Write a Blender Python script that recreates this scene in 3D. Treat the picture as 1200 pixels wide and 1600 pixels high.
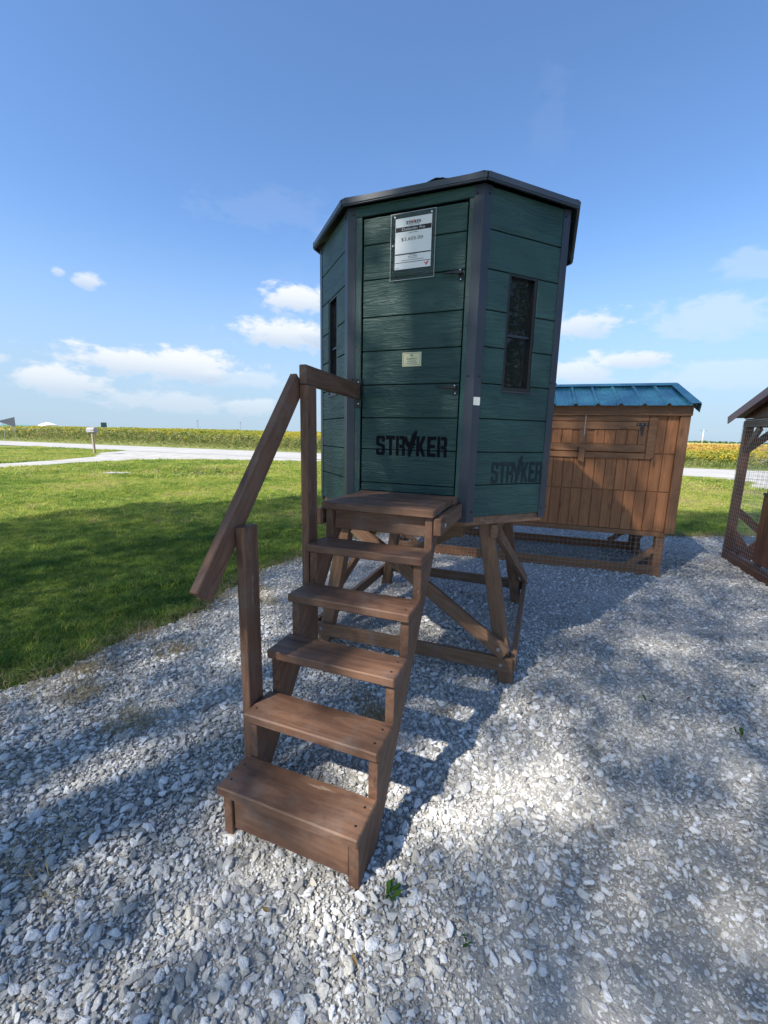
import bpy, bmesh, math, random
import numpy as np
from mathutils import Matrix, Vector, noise as mnoise
random.seed(7); rng = np.random.default_rng(7)
for o in list(bpy.data.objects): bpy.data.objects.remove(o)
SC = bpy.context.scene; COL = SC.collection
R = math.radians

# ------------------------------------------------------------------ camera
PITCH, ROLL, FPX, EYE = -0.1789, -0.0213, 657.72, 1.55
cp, sp, cr, sr = math.cos(PITCH), math.sin(PITCH), math.cos(ROLL), math.sin(ROLL)
fwd = Vector((0, cp, sp)); rt = Vector((1, 0, 0)); dn = -rt.cross(fwd)
r2 = cr*rt + sr*dn; d2_ = -sr*rt + cr*dn
cd = bpy.data.cameras.new('camera'); cam = bpy.data.objects.new('camera', cd); COL.objects.link(cam)
M = Matrix((r2, -d2_, -fwd)).transposed().to_4x4(); M.translation = (0, 0, EYE); cam.matrix_world = M
cd.sensor_fit = 'HORIZONTAL'; cd.sensor_width = 36; cd.lens = 36*FPX/1200; cd.clip_start = .05; cd.clip_end = 9000
SC.camera = cam
# ------------------------------------------------------------------ world and sun
SUNK = Vector((0.70, 0.66))                   # shadow drift in metres per metre of height
sun_az = math.atan2(-SUNK.x, -SUNK.y); sun_el = math.atan2(1, SUNK.length)
SC.view_settings.view_transform = 'Standard'; SC.view_settings.look = 'None'
SC.view_settings.exposure = 1.30; SC.view_settings.gamma = 1
sd = bpy.data.lights.new('sun', 'SUN'); sd.energy = 3.8; sd.angle = R(.9); sd.color = (1, .93, .82)
sun = bpy.data.objects.new('sun', sd); COL.objects.link(sun)
sun.rotation_euler = Vector((SUNK.x, SUNK.y, -1)).to_track_quat('-Z', 'Y').to_euler()
sun.location = (-10, -10, 30)

class NT:
    """tiny node helper"""
    def __init__(s, tree): s.t = tree; s.n = tree.nodes; s.l = tree.links
    def add(s, typ, **kw):
        n = s.n.new(typ)
        for k, v in kw.items():
            if k.startswith('_'): setattr(n, k[1:], v)
            else: s.put(n, k, v)
        return n
    def put(s, n, k, v):
        i = n.inputs[int(k[1:])] if (k[0] == 'i' and k[1:].isdigit()) else n.inputs[k.replace('__', ' ')]
        if isinstance(v, bpy.types.NodeSocket): s.l.new(v, i)
        elif v is not None: i.default_value = v
    def m(s, op, a, b=None, c=None, clamp=False):
        n = s.n.new('ShaderNodeMath'); n.operation = op; n.use_clamp = clamp
        for i, v in enumerate((a, b, c)):
            if v is None: continue
            if isinstance(v, bpy.types.NodeSocket): s.l.new(v, n.inputs[i])
            else: n.inputs[i].default_value = v
        return n.outputs[0]
    def mix(s, f, a, b, typ='MIX'):
        n = s.n.new('ShaderNodeMix'); n.data_type = 'RGBA'; n.blend_type = typ
        for i, v in ((0, f), (6, a), (7, b)):
            if isinstance(v, bpy.types.NodeSocket): s.l.new(v, n.inputs[i])
            else: n.inputs[i].default_value = v if i == 0 else ((*v, 1) if len(v) == 3 else v)
        return n.outputs[2]
    def ramp(s, f, stops):
        n = s.n.new('ShaderNodeValToRGB'); e = n.color_ramp.elements
        while len(e) > 1: e.remove(e[-1])
        for k, (p, c) in enumerate(stops):
            el = e[0] if k == 0 else e.new(p)
            el.position = p; el.color = (*c, 1) if len(c) == 3 else c
        s.l.new(f, n.inputs[0]); return n.outputs[0]
    def smooth(s, x, a, b):
        n = s.n.new('ShaderNodeMapRange'); n.interpolation_type = 'SMOOTHSTEP'
        s.l.new(x, n.inputs[0]); n.inputs[1].default_value = a; n.inputs[2].default_value = b
        return n.outputs[0]
    def noise(s, vec, scale, detail=4, rough=.55, dist=0):
        n = s.n.new('ShaderNodeTexNoise'); s.l.new(vec, n.inputs['Vector'])
        n.inputs['Scale'].default_value = scale; n.inputs['Detail'].default_value = detail
        n.inputs['Roughness'].default_value = rough; n.inputs['Distortion'].default_value = dist
        return n.outputs[0]
    def map(s, vec, scale=(1, 1, 1), loc=None):
        n = s.n.new('ShaderNodeVectorMath'); n.operation = 'MULTIPLY'; s.l.new(vec, n.inputs[0]); n.inputs[1].default_value = scale
        o = n.outputs[0]
        if loc is not None:
            a = s.n.new('ShaderNodeVectorMath'); a.operation = 'ADD'; s.l.new(o, a.inputs[0])
            if isinstance(loc, bpy.types.NodeSocket): s.l.new(loc, a.inputs[1])
            else: a.inputs[1].default_value = loc
            o = a.outputs[0]
        return o

W = bpy.data.worlds.new('World'); SC.world = W; W.use_nodes = True
T = NT(W.node_tree); T.n.clear()
sky = T.add('ShaderNodeTexSky', _sky_type='NISHITA', _sun_disc=False, _sun_elevation=sun_el, _sun_rotation=sun_az % (2*math.pi),
            _air_density=1.0, _dust_density=.6, _ozone_density=2.6, _altitude=150)
tc = T.add('ShaderNodeTexCoord'); nrm = T.n.new('ShaderNodeVectorMath'); nrm.operation = 'NORMALIZE'
T.l.new(tc.outputs['Generated'], nrm.inputs[0]); dirv = nrm.outputs[0]
sx = T.n.new('ShaderNodeSeparateXYZ'); T.l.new(dirv, sx.inputs[0]); X, Y, Z = sx.outputs
az = T.m('MULTIPLY', T.m('ARCTAN2', X, Y), 180/math.pi); el = T.m('MULTIPLY', T.m('ARCSINE', Z), 180/math.pi)
cv = T.n.new('ShaderNodeCombineXYZ'); T.l.new(az, cv.inputs[0]); T.l.new(T.m('MULTIPLY', el, 1.9), cv.inputs[1])
n1 = T.noise(cv.outputs[0], .19, 8, .58, .25); n2 = T.noise(cv.outputs[0], .55, 6, .6, .2)
shape = T.m('ADD', T.m('MULTIPLY', T.m('SUBTRACT', n1, .5), 2.3), T.m('MULTIPLY', T.m('SUBTRACT', n2, .5), 1.3))
# cumulus drifting over the fields: azimuth, elevation, half width, half height in degrees, weight
clouds = [(-11.0, 15.9, 4.8, 1.7, 1.0), (-13.0, 12.1, 7.4, 1.8, 1.0), (-7, 12.6, 5, 1.6, .8), (-27, 7.6, 11, 2.0, 1.0), (-36.8, 5.2, 4.6, 1.8, .9), (-18.5, 6.6, 6, 1.2, .5),
          (-33.3, 15.2, 1.8, .9, .85), (-36.0, 15.5, .9, .5, .6), (-42.5, 6.7, 2.2, .8, .5), (-26, 3.4, 9, 1.2, .45), (-17, 3.2, 5, 1.1, .5), (23.5, 13.0, 4.6, 1.6, .85),
          (28.5, 9.0, 4.4, 1.3, .9), (23.0, 8.0, 5.0, 1.6, .8), (36, 12.5, 6, 2.6, .38), (39, 7.0, 7, 1.8, .35), (-14.5, 24.5, 8, 2.2, .07), (18, 31.5, 2.2, 3.4, .03), (39, 16.5, 5, 1.4, .25),
          (60, 10, 9, 2.2, .8), (82, 14, 7, 2.5, .9), (-62, 9, 8, 2, .8), (-88, 13, 9, 2.6, .9), (118, 8, 10, 2, .8), (150, 14, 9, 3, .8), (-125, 9, 10, 2.2, .8), (178, 9, 9, 2, .8)]
dens = None; body = None
for a0, e0, ra, re, wt in clouds:
    dx = T.m('DIVIDE', T.m('SUBTRACT', az, a0), ra)
    dy = T.m('DIVIDE', T.m('SUBTRACT', el, e0), re)
    r = T.m('SQRT', T.m('ADD', T.m('MULTIPLY', dx, dx), T.m('MULTIPLY', dy, dy)))
    v = T.m('SUBTRACT', T.m('ADD', T.m('MULTIPLY', shape, .95), 1.12), r)
    v = T.m('MULTIPLY', T.smooth(v, 0, .6), wt)
    dens = v if dens is None else T.m('MAXIMUM', dens, v)
    b_ = T.m('MULTIPLY', T.m('MULTIPLY', dy, .5), v)
    body = b_ if body is None else T.m('ADD', body, b_)
dens = T.m('MULTIPLY', dens, .93, clamp=True)
# thin high veil, everywhere in the sky
cv2 = T.n.new('ShaderNodeCombineXYZ'); zz = T.m('ADD', T.m('MAXIMUM', Z, 0), .12)
T.l.new(T.m('DIVIDE', X, zz), cv2.inputs[0]); T.l.new(T.m('DIVIDE', Y, zz), cv2.inputs[1])
veil = T.smooth(T.noise(cv2.outputs[0], .8, 7, .62, .6), .50, .80)
veil = T.m('MULTIPLY', veil, T.m('MULTIPLY', T.smooth(el, 45, 4), .30))
low = T.m('MULTIPLY', T.smooth(el, 24, 0), .90)           # pale band of haze low in the sky
shade = T.smooth(body, -.55, .35)
ccol = T.mix(shade, (2.0, 2.4, 2.95), (3.3, 3.4, 3.5))
c = T.mix(1.0, sky.outputs[0], (.565, .685, .80), 'MULTIPLY')
c = T.mix(low, c, (1.6, 2.12, 2.7))
c = T.mix(veil, c, (2.2, 2.7, 3.3))
c = T.mix(dens, c, ccol)
bg = T.add('ShaderNodeBackground', Color=c, Strength=.122); wo = T.add('ShaderNodeOutputWorld'); T.l.new(bg.outputs[0], wo.inputs[0])

# ------------------------------------------------------------------ materials
MATS = {}
def newmat(name):
    m = bpy.data.materials.new(name); m.use_nodes = True; t = NT(m.node_tree); t.n.clear()
    out = t.n.new('ShaderNodeOutputMaterial'); p = t.n.new('ShaderNodeBsdfPrincipled'); t.l.new(p.outputs[0], out.inputs[0])
    MATS[name] = m; return m, t, p, out
def objcoord(t, k=37.0):
    tc = t.n.new('ShaderNodeTexCoord'); oi = t.n.new('ShaderNodeObjectInfo')
    cb = t.n.new('ShaderNodeCombineXYZ'); r = oi.outputs['Random']
    t.l.new(t.m('MULTIPLY', r, k), cb.inputs[0]); t.l.new(t.m('MULTIPLY', r, k*1.7), cb.inputs[1]); t.l.new(t.m('MULTIPLY', r, k*.6), cb.inputs[2])
    return t.map(tc.outputs['Object'], (1, 1, 1), cb.outputs[0]), r
def bump(t, p, h, strength, dist):
    b = t.n.new('ShaderNodeBump'); b.inputs['Strength'].default_value = strength; b.inputs['Distance'].default_value = dist
    t.l.new(h, b.inputs['Height']); t.l.new(b.outputs[0], p.inputs['Normal'])
def wood(name, dark, light, rough=.62, grain=1.0, vary=.35, worn=None):
    m, t, p, out = newmat(name); v, r = objcoord(t)
    warp = t.noise(t.map(v, (1.6, 7, 7)), 1, 3)
    n0 = t.n.new('ShaderNodeVectorMath'); n0.operation = 'ADD'; t.l.new(t.map(v, (.9, 34, 34)), n0.inputs[0])
    cw = t.n.new('ShaderNodeCombineXYZ'); t.l.new(t.m('MULTIPLY', warp, 7.0), cw.inputs[1]); t.l.new(t.m('MULTIPLY', warp, 7.0), cw.inputs[2]); t.l.new(cw.outputs[0], n0.inputs[1])
    g = t.noise(n0.outputs[0], 1.2, 3, .5)
    fib = t.noise(t.map(v, (5, 190, 190)), 1, 3, .6)
    blot = t.noise(v, 4.5, 4, .6)
    f = t.m('ADD', t.m('MULTIPLY', t.smooth(g, .33, .68), .62), t.m('MULTIPLY', fib, .38))
    c = t.mix(f, dark, light)
    c = t.mix(t.m('MULTIPLY', t.smooth(blot, .35, .75), .45), c, [x*.62 for x in light])
    vo = t.n.new('ShaderNodeTexVoronoi'); t.l.new(t.map(v, (2.3, 9, 9)), vo.inputs['Vector']); vo.inputs['Scale'].default_value = 1
    kn = t.smooth(vo.outputs['Distance'], .16, .07); c = t.mix(t.m('MULTIPLY', kn, .6), c, [x*.45 for x in dark])
    hs = t.n.new('ShaderNodeHueSaturation'); t.l.new(c, hs.inputs['Color']); t.l.new(t.m('ADD', 1-vary/2, t.m('MULTIPLY', r, vary)), hs.inputs['Value'])
    c = hs.outputs[0]
    if worn:
        wv = t.smooth(t.noise(t.map(v, (3, 26, 26)), 1, 5, .7), .655, .71); c = t.mix(t.m('MULTIPLY', wv, .7), c, worn)
        geo = t.n.new('ShaderNodeNewGeometry')
        dirt = t.smooth(t.noise(t.map(geo.outputs['Position'], (7, 7, 7)), 1, 6, .7), .45, .8)
        c = t.mix(t.m('MULTIPLY', dirt, .35), c, (.24, .22, .20))
    t.l.new(c, p.inputs['Base Color']); p.inputs['Roughness'].default_value = rough
    p.inputs['Specular IOR Level'].default_value = .35
    bump(t, p, t.m('ADD', t.m('MULTIPLY', g, .5), fib), .35*grain, .0022)
    return m
def paint(name, base, light, rough=.45, emb=1.0, fade=.4, axis=(2.6, 70, 70)):
    """embossed engineered-wood siding under paint"""
    m, t, p, out = newmat(name); v, r = objcoord(t)
    warp = t.noise(t.map(v, (2.2, 9, 9)), 1, 2)
    n0 = t.n.new('ShaderNodeVectorMath'); n0.operation = 'ADD'; t.l.new(t.map(v, axis), n0.inputs[0])
    cw = t.n.new('ShaderNodeCombineXYZ')
    for i in range(3): t.l.new(t.m('MULTIPLY', warp, 11.0 if axis[i] > 10 else 0.0), cw.inputs[i])
    t.l.new(cw.outputs[0], n0.inputs[1])
    g = t.noise(n0.outputs[0], 1.0, 3, .6); ridge = t.smooth(g, .42, .62)
    geo = t.n.new('ShaderNodeNewGeometry'); sun_fade = t.noise(t.map(geo.outputs['Position'], (1.5, 1.5, 1.9)), 1, 4, .55)
    c = t.mix(t.m('MULTIPLY', t.smooth(sun_fade, .36, .66), fade), base, light)
    c = t.mix(t.m('MULTIPLY', t.m('SUBTRACT', 1, ridge), .25), c, [x*.55 for x in base])
    t.l.new(c, p.inputs['Base Color'])
    t.l.new(t.m('ADD', rough, t.m('MULTIPLY', sun_fade, .12)), p.inputs['Roughness'])
    bump(t, p, ridge, .9*emb, .0022)
    return m
def plain(name, col, rough=.5, metal=0, var=.12, scale=30, bmp=.1, spec=.5):
    m, t, p, out = newmat(name); v, r = objcoord(t)
    n = t.noise(v, scale, 5, .6)
    c = t.mix(n, [x*(1-var) for x in col], [min(1, x*(1+var)) for x in col])
    t.l.new(c, p.inputs['Base Color']); t.l.new(t.m('ADD', rough-.08, t.m('MULTIPLY', n, .16)), p.inputs['Roughness'])
    p.inputs['Metallic'].default_value = metal; p.inputs['Specular IOR Level'].default_value = spec
    if bmp: bump(t, p, n, bmp, .002)
    return m
wood('stain', (.100, .051, .033), (.228, .122, .075), worn=(.36, .28, .22))
wood('stain_stand', (.135, .074, .043), (.27, .152, .090), worn=(.36, .30, .24))
wood('coop_wood', (.24, .098, .040), (.44, .185, .078), vary=.3)
wood('coop_trim', (.19, .088, .042), (.35, .17, .082), vary=.3)
wood('coop_red', (.085, .03, .018), (.185, .07, .042), vary=.3, rough=.45)
wood('post_wood', (.25, .19, .13), (.42, .34, .25), vary=.2)
paint('siding', (.010, .052, .048), (.036, .094, .086), fade=.6)
paint('jamb', (.018, .082, .078), (.075, .095, .09), axis=(95, 3.2, 95), fade=.8)
plain('inside', (.010, .018, .017), .8)
plain('slate_metal', (.027, .036, .054), .42, 0, .08, 60, .03)
plain('slate_fascia', (.055, .066, .088), .4, 0, .08, 40, .03)
plain('slate_roof', (.05, .06, .075), .35, .3, .1, 20, .05)
plain('black_metal', (.012, .012, .014), .4, 0, .2, 80, .05)
plain('galv', (.5, .5, .5), .35, .9, .15, 60, .1)
plain('wire', (.42, .42, .42), .4, .7, .1, 60, 0)
plain('bright_screw', (.7, .7, .7), .25, 1, .1, 60, 0)
plain('decal', (.005, .006, .009), .85, 0, .4, 25, .05, .15)
plain('decal_faded', (.021, .032, .037), .85, 0, .35, 35, .05, .15)
plain('paper', (.78, .79, .80), .5, 0, .03, 10, 0)
plain('ink', (.015, .015, .018), .6, 0, .1, 10, 0)
plain('red_ink', (.62, .10, .07), .6, 0, .1, 10, 0)
plain('brass_plate', (.62, .58, .36), .35, .3, .06, 20, .02)
plain('sticker', (.72, .74, .66), .5, 0, .05, 20, 0)
plain('green_roof', (.045, .21, .26), .26, .15, .05, 3, 0, 1.0)
plain('red_roof', (.19, .07, .085), .35, .1, .1, 6, .05)
plain('mailbox_paint', (.30, .31, .32), .4, 0, .08, 8, .05)
plain('sign_back', (.22, .22, .23), .5, .4, .12, 6, .03)
plain('green_back', (.03, .07, .055), .5, 0, .1, 6, 0)
plain('white_sheet', (.72, .73, .74), .4, 0, .05, 1, .02)
plain('dark_sheet', (.16, .19, .20), .5, 0, .1, 1, 0)
plain('far_green', (.10, .22, .17), .5, 0, .1, 1, 0)
plain('tower_grey', (.16, .18, .21), .6, 0, .1, 1, 0)
plain('concrete', (.34, .34, .33), .85, 0, .2, 20, .2)
m, t, p, out = newmat('acrylic')
p.inputs['Roughness'].default_value = .06; p.inputs['Base Color'].default_value = (.9, .92, .9, 1); p.inputs['Transmission Weight'].default_value = 1; p.inputs['IOR'].default_value = 1.3
m, t, p, out = newmat('window_glass')
p.inputs['Base Color'].default_value = (.10, .12, .12, 1); p.inputs['Roughness'].default_value = .03; p.inputs['Transmission Weight'].default_value = .85; p.inputs['IOR'].default_value = 1.45

def inst_attr(t, name):
    a = t.n.new('ShaderNodeAttribute'); a.attribute_type = 'INSTANCER'; a.attribute_name = name; return a.outputs['Fac'], a.outputs['Vector']
m, t, p, out = newmat('stone')
f, _ = inst_attr(t, 'tint'); tcn = t.n.new('ShaderNodeTexCoord')
nz = t.noise(tcn.outputs['Object'], 2.2, 5, .65)
c = t.ramp(f, [(0, (.15, .15, .165)), (.1, (.27, .265, .255)), (.22, (.40, .40, .41)), (.34, (.50, .48, .43)), (.48, (.60, .60, .60)), (.6, (.68, .65, .58)), (.72, (.73, .735, .74)), (.88, (.82, .825, .83)), (1, (.90, .905, .91))])
c = t.mix(t.m('MULTIPLY', t.smooth(nz, .4, .7), .5), c, t.mix(.5, c, (.62, .61, .58)))
t.l.new(c, p.inputs['Base Color']); p.inputs['Roughness'].default_value = .85; p.inputs['Specular IOR Level'].default_value = .25
bump(t, p, nz, .5, .15)
def leafmat(name, stops, trans=.35, rough=.55):
    m, t, p, out = newmat(name)
    f, _ = inst_attr(t, 'tint'); tcn = t.n.new('ShaderNodeTexCoord')
    ff = t.m('ADD', f, t.m('MULTIPLY', t.m('SUBTRACT', t.noise(tcn.outputs['Object'], 3.0, 2), .5), .35), clamp=True)
    c = t.ramp(ff, stops); t.l.new(c, p.inputs['Base Color']); p.inputs['Roughness'].default_value = rough
    p.inputs['Specular IOR Level'].default_value = .3
    tr = t.n.new('ShaderNodeBsdfTranslucent'); t.l.new(c, tr.inputs[0]); mx = t.n.new('ShaderNodeMixShader'); mx.inputs[0].default_value = trans
    t.l.new(p.outputs[0], mx.inputs[1]); t.l.new(tr.outputs[0], mx.inputs[2]); t.l.new(mx.outputs[0], out.inputs[0])
    return m
leafmat('grass_blade', [(0, (.075, .155, .026)), (.25, (.16, .26, .042)), (.5, (.29, .375, .060)), (.72, (.47, .49, .10)), (.93, (.44, .38, .15)), (1, (.48, .39, .2))], .45)
leafmat('dry_grass', [(0, (.30, .22, .11)), (.6, (.42, .33, .18)), (1, (.20, .22, .07))], .2)
leafmat('soy_leaf', [(0, (.15, .23, .04)), (.35, (.32, .35, .06)), (.6, (.54, .45, .07)), (.8, (.58, .38, .10)), (1, (.46, .28, .11))], .45)
leafmat('verge_leaf', [(0, (.14, .20, .045)), (.5, (.27, .29, .09)), (.8, (.38, .34, .15)), (1, (.45, .36, .21))])
leafmat('litter_leaf', [(0, (.10, .06, .03)), (.6, (.22, .14, .07)), (1, (.30, .24, .10))], .1)
leafmat('goldenrod', [(0, (.55, .42, .03)), (1, (.62, .52, .05))])
leafmat('weed_leaf', [(0, (.06, .14, .02)), (1, (.10, .20, .035))])
m, t, p, out = newmat('tree_leaf'); v = t.n.new('ShaderNodeNewGeometry')
nz = t.noise(t.map(v.outputs['Position'], (1, 1, 1)), 1.4, 4)
c = t.ramp(nz, [(.3, (.03, .065, .014)), (.55, (.055, .105, .022)), (.75, (.10, .14, .03))]); t.l.new(c, p.inputs['Base Color']); p.inputs['Roughness'].default_value = .5
tr = t.n.new('ShaderNodeBsdfTranslucent'); t.l.new(c, tr.inputs[0]); mx = t.n.new('ShaderNodeMixShader'); mx.inputs[0].default_value = .25
t.l.new(p.outputs[0], mx.inputs[1]); t.l.new(tr.outputs[0], mx.inputs[2]); t.l.new(mx.outputs[0], out.inputs[0])
m, t, p, out = newmat('canopy_fill_leaf'); v = t.n.new('ShaderNodeNewGeometry')
nz = t.noise(t.map(v.outputs['Position'], (1, 1, 1)), 1.4, 4)
c = t.ramp(nz, [(.3, (.10, .14, .045)), (.55, (.16, .20, .065)), (.75, (.22, .24, .085))]); t.l.new(t.mix(1.0, c, (.6, .65, .5), 'MULTIPLY'), p.inputs['Base Color']); p.inputs['Roughness'].default_value = .5
tr = t.n.new('ShaderNodeBsdfTranslucent'); t.l.new(t.mix(1.0, c, (2.6, 2.2, 2.6), 'MULTIPLY'), tr.inputs[0]); mx = t.n.new('ShaderNodeMixShader'); mx.inputs[0].default_value = .55  # leaf colour brightened so the crowns add warm fill light below
t.l.new(p.outputs[0], mx.inputs[1]); t.l.new(tr.outputs[0], mx.inputs[2]); t.l.new(mx.outputs[0], out.inputs[0])
plain('bark', (.12, .095, .07), .9, 0, .4, 14, .6)
def ground(name, stops, scale, rough=.95, bscale=60, bs=.6, bd=.02, second=None):
    m, t, p, out = newmat(name); g = t.n.new('ShaderNodeNewGeometry'); P = g.outputs['Position']
    n = t.noise(P, scale, 6, .6); n3 = t.noise(P, bscale, 5, .65)
    f = t.m('ADD', t.m('MULTIPLY', n, .6), t.m('MULTIPLY', n3, .4))
    c = t.ramp(f, stops)
    if second:
        sc_, a, b, col, am = second; c = t.mix(t.m('MULTIPLY', t.smooth(t.noise(P, sc_, 5, .6), a, b), am), c, col)
    t.l.new(c, p.inputs['Base Color']); p.inputs['Roughness'].default_value = rough; p.inputs['Specular IOR Level'].default_value = .2
    bump(t, p, n3, bs, bd); return m
ground('gravel_base', [(.3, (.28, .277, .265)), (.5, (.43, .425, .41)), (.7, (.58, .575, .56))], 3, bscale=140, bs=.9, bd=.012)
ground('gravel_far', [(.3, (.24, .232, .215)), (.5, (.38, .37, .35)), (.7, (.50, .49, .47))], 1.2, bscale=25, bs=.6, bd=.02)
ground('lawn_soil', [(.3, (.10, .135, .026)), (.5, (.18, .215, .042)), (.7, (.27, .28, .075))], 1.3, bscale=45, bs=.8, bd=.03, second=(.22, .60, .74, (.30, .24, .12), .6))
ground('road_chip', [(.3, (.30, .295, .285)), (.5, (.37, .365, .35)), (.7, (.45, .445, .43))], .35, bscale=12, bs=.3, bd=.01)
ground('verge_soil', [(.3, (.10, .13, .035)), (.5, (.18, .20, .06)), (.7, (.25, .24, .10))], .8, bscale=9, bs=.8, bd=.1)
ground('far_ground', [(.3, (.18, .17, .06)), (.5, (.24, .21, .07)), (.7, (.30, .25, .10))], .02, bscale=.4, bs=.5, bd=.3)
m, t, p, out = newmat('canopy'); g = t.n.new('ShaderNodeNewGeometry'); P = g.outputs['Position']
big = t.noise(t.map(P, (.5, 1, 1)), .035, 4, .55); fine = t.noise(P, 2.2, 5, .7)
f = t.m('ADD', t.m('ADD', t.m('MULTIPLY', big, .75), t.m('MULTIPLY', fine, .35)), -.05)
c = t.ramp(f, [(.25, (.22, .26, .05)), (.42, (.42, .37, .065)), (.58, (.52, .35, .09)), (.75, (.44, .26, .11))])
t.l.new(c, p.inputs['Base Color']); p.inputs['Roughness'].default_value = .9; bump(t, p, fine, 1, .25)

# ------------------------------------------------------------------ builders
ROOTM = {}
def link(o): COL.objects.link(o); return o
def tag(o, label=None, cat=None, group=None, kind=None):
    for k, v in (('label', label), ('category', cat), ('group', group), ('kind', kind)):
        if v: o[k] = v
    return o
def root(name, loc, rz, label, cat, group=None):
    o = link(bpy.data.objects.new(name, None)); o.location = loc; o.rotation_euler = (0, 0, rz); o.empty_display_size = .1
    ROOTM[o.name] = Matrix.Identity(4); return tag(o, label, cat, group)
def attach(o, parent, Mx):
    """Mx is the placement in the frame of the top-level thing"""
    if parent is not None:
        o.parent = parent; o.matrix_basis = ROOTM[parent.name].inverted() @ Mx
    else: o.matrix_basis = Mx
    ROOTM[o.name] = Mx.copy()
    return o
def mob(name, me, mat, parent=None, Mx=None):
    if mat and not me.materials: me.materials.append(MATS[mat])
    return attach(link(bpy.data.objects.new(name, me)), parent, Mx if Mx is not None else Matrix.Identity(4))
def from_bm(bm, name='mesh'):
    bmesh.ops.recalc_face_normals(bm, faces=bm.faces); me = bpy.data.meshes.new(name); bm.to_mesh(me); bm.free(); return me
BOX = {}
def boxmesh(l, w, t, mat, bev=.003):
    k = (round(l, 4), round(w, 4), round(t, 4), mat, bev)
    if k in BOX: return BOX[k]
    bm = bmesh.new(); bmesh.ops.create_cube(bm, size=1); bmesh.ops.scale(bm, vec=(l, w, t), verts=bm.verts)
    if bev: bmesh.ops.bevel(bm, geom=list(bm.edges), offset=min(bev, .3*min(l, w, t)), segments=1, affect='EDGES')
    me = from_bm(bm, 'board'); me.materials.append(MATS[mat]); BOX[k] = me; return me
def frame(o, x, y):
    x = Vector(x).normalized(); z = x.cross(Vector(y)).normalized(); y = z.cross(x)
    m = Matrix((x, y, z)).transposed().to_4x4(); m.translation = Vector(o); return m
def board(name, p0, p1, w, t, nrm, mat, parent, bev=.003):
    """plank from p0 to p1, w wide, t thick along nrm, centred on the line"""
    p0, p1 = Vector(p0), Vector(p1); x = (p1-p0); n = Vector(nrm); y = n.cross(x)
    return mob(name, boxmesh(x.length, w, t, mat, bev), mat, parent, frame((p0+p1)/2, x, y))
def bb(name, lo, hi, mat, parent, long=None, bev=.003):
    """axis aligned board; the grain runs along its longest side"""
    lo, hi = Vector(lo), Vector(hi); d = hi-lo; c = (lo+hi)/2
    ax = long if long is not None else max(range(3), key=lambda i: d[i])
    o = [i for i in range(3) if i != ax]; E3 = [Vector((1, 0, 0)), Vector((0, 1, 0)), Vector((0, 0, 1))]
    return mob(name, boxmesh(d[ax], d[o[0]], d[o[1]], mat, bev), mat, parent, frame(c, E3[ax], E3[o[0]]))
def prism(name, polys, th, Mx, mat, parent, bev=0, z0=0):
    """extrude 2-D outlines (local x, y) from z0 to z0+th"""
    if not isinstance(polys[0][0], (tuple, list)): polys = [polys]
    bm = bmesh.new()
    for poly in polys:
        vs = [bm.verts.new((a, b, z0)) for a, b in poly]; f = bm.faces.new(vs)
        if th:
            r = bmesh.ops.extrude_face_region(bm, geom=[f])
            bmesh.ops.translate(bm, vec=(0, 0, th), verts=[g for g in r['geom'] if isinstance(g, bmesh.types.BMVert)])
    if bev: bmesh.ops.bevel(bm, geom=list(bm.edges), offset=bev, segments=1, affect='EDGES')
    me = from_bm(bm, name)
    return mob(name, me, mat, parent, Mx)
def rect(x0, y0, x1, y1): return [(x0, y0), (x1, y0), (x1, y1), (x0, y1)]
def cyl(name, p0, p1, r0, r1, mat, parent, n=12):
    p0, p1 = Vector(p0), Vector(p1); d = p1-p0; bm = bmesh.new()
    bmesh.ops.create_cone(bm, segments=n, radius1=r0, radius2=r1, depth=d.length, cap_ends=True)
    me = from_bm(bm, name); up = Vector((0, 0, 1)) if abs(d.normalized().z) < .95 else Vector((1, 0, 0))
    x = up.cross(d)
    m = Matrix((x.normalized(), d.normalized().cross(x.normalized()), d.normalized())).transposed().to_4x4(); m.translation = (p0+p1)/2
    for f in me.polygons: f.use_smooth = len(f.vertices) == 4
    return mob(name, me, mat, parent, m)
def text(name, s, x0, y0, x1, y1, Mx, mat, parent, z=.0006):
    cu = bpy.data.curves.new(name, 'FONT'); cu.body = s; cu.resolution_u = 3; o = bpy.data.objects.new(name, cu)
    me = bpy.data.meshes.new_from_object(o); bpy.data.objects.remove(o); bpy.data.curves.remove(cu)
    v = np.array([w.co[:] for w in me.vertices]); lo, hi = v.min(0), v.max(0)
    for w in me.vertices:
        w.co = (x0+(w.co.x-lo[0])/(hi[0]-lo[0])*(x1-x0), y0+(w.co.y-lo[1])/(hi[1]-lo[1])*(y1-y0), z)
    me.materials.clear()
    return mob(name, me, mat, parent, Mx)
SC_ICO = None
def wires(name, segs, r, mat, parent, Mx=None):
    """thin four-sided wires joined into one mesh"""
    vs, fs = [], []
    for p0, p1 in segs:
        p0, p1 = Vector(p0), Vector(p1); d = (p1-p0).normalized(); a = d.orthogonal().normalized(); b = d.cross(a); k = len(vs)
        for q in (p0, p1):
            for s_, c_ in ((1, 0), (0, 1), (-1, 0), (0, -1)): vs.append(q+a*r*s_+b*r*c_)
        for i in range(4): fs.append((k+i, k+(i+1) % 4, k+4+(i+1) % 4, k+4+i))
    me = bpy.data.meshes.new(name); me.from_pydata(vs, [], fs); me.update()
    o = mob(name, me, mat, parent, Mx); o['kind'] = 'stuff'; return o
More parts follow.
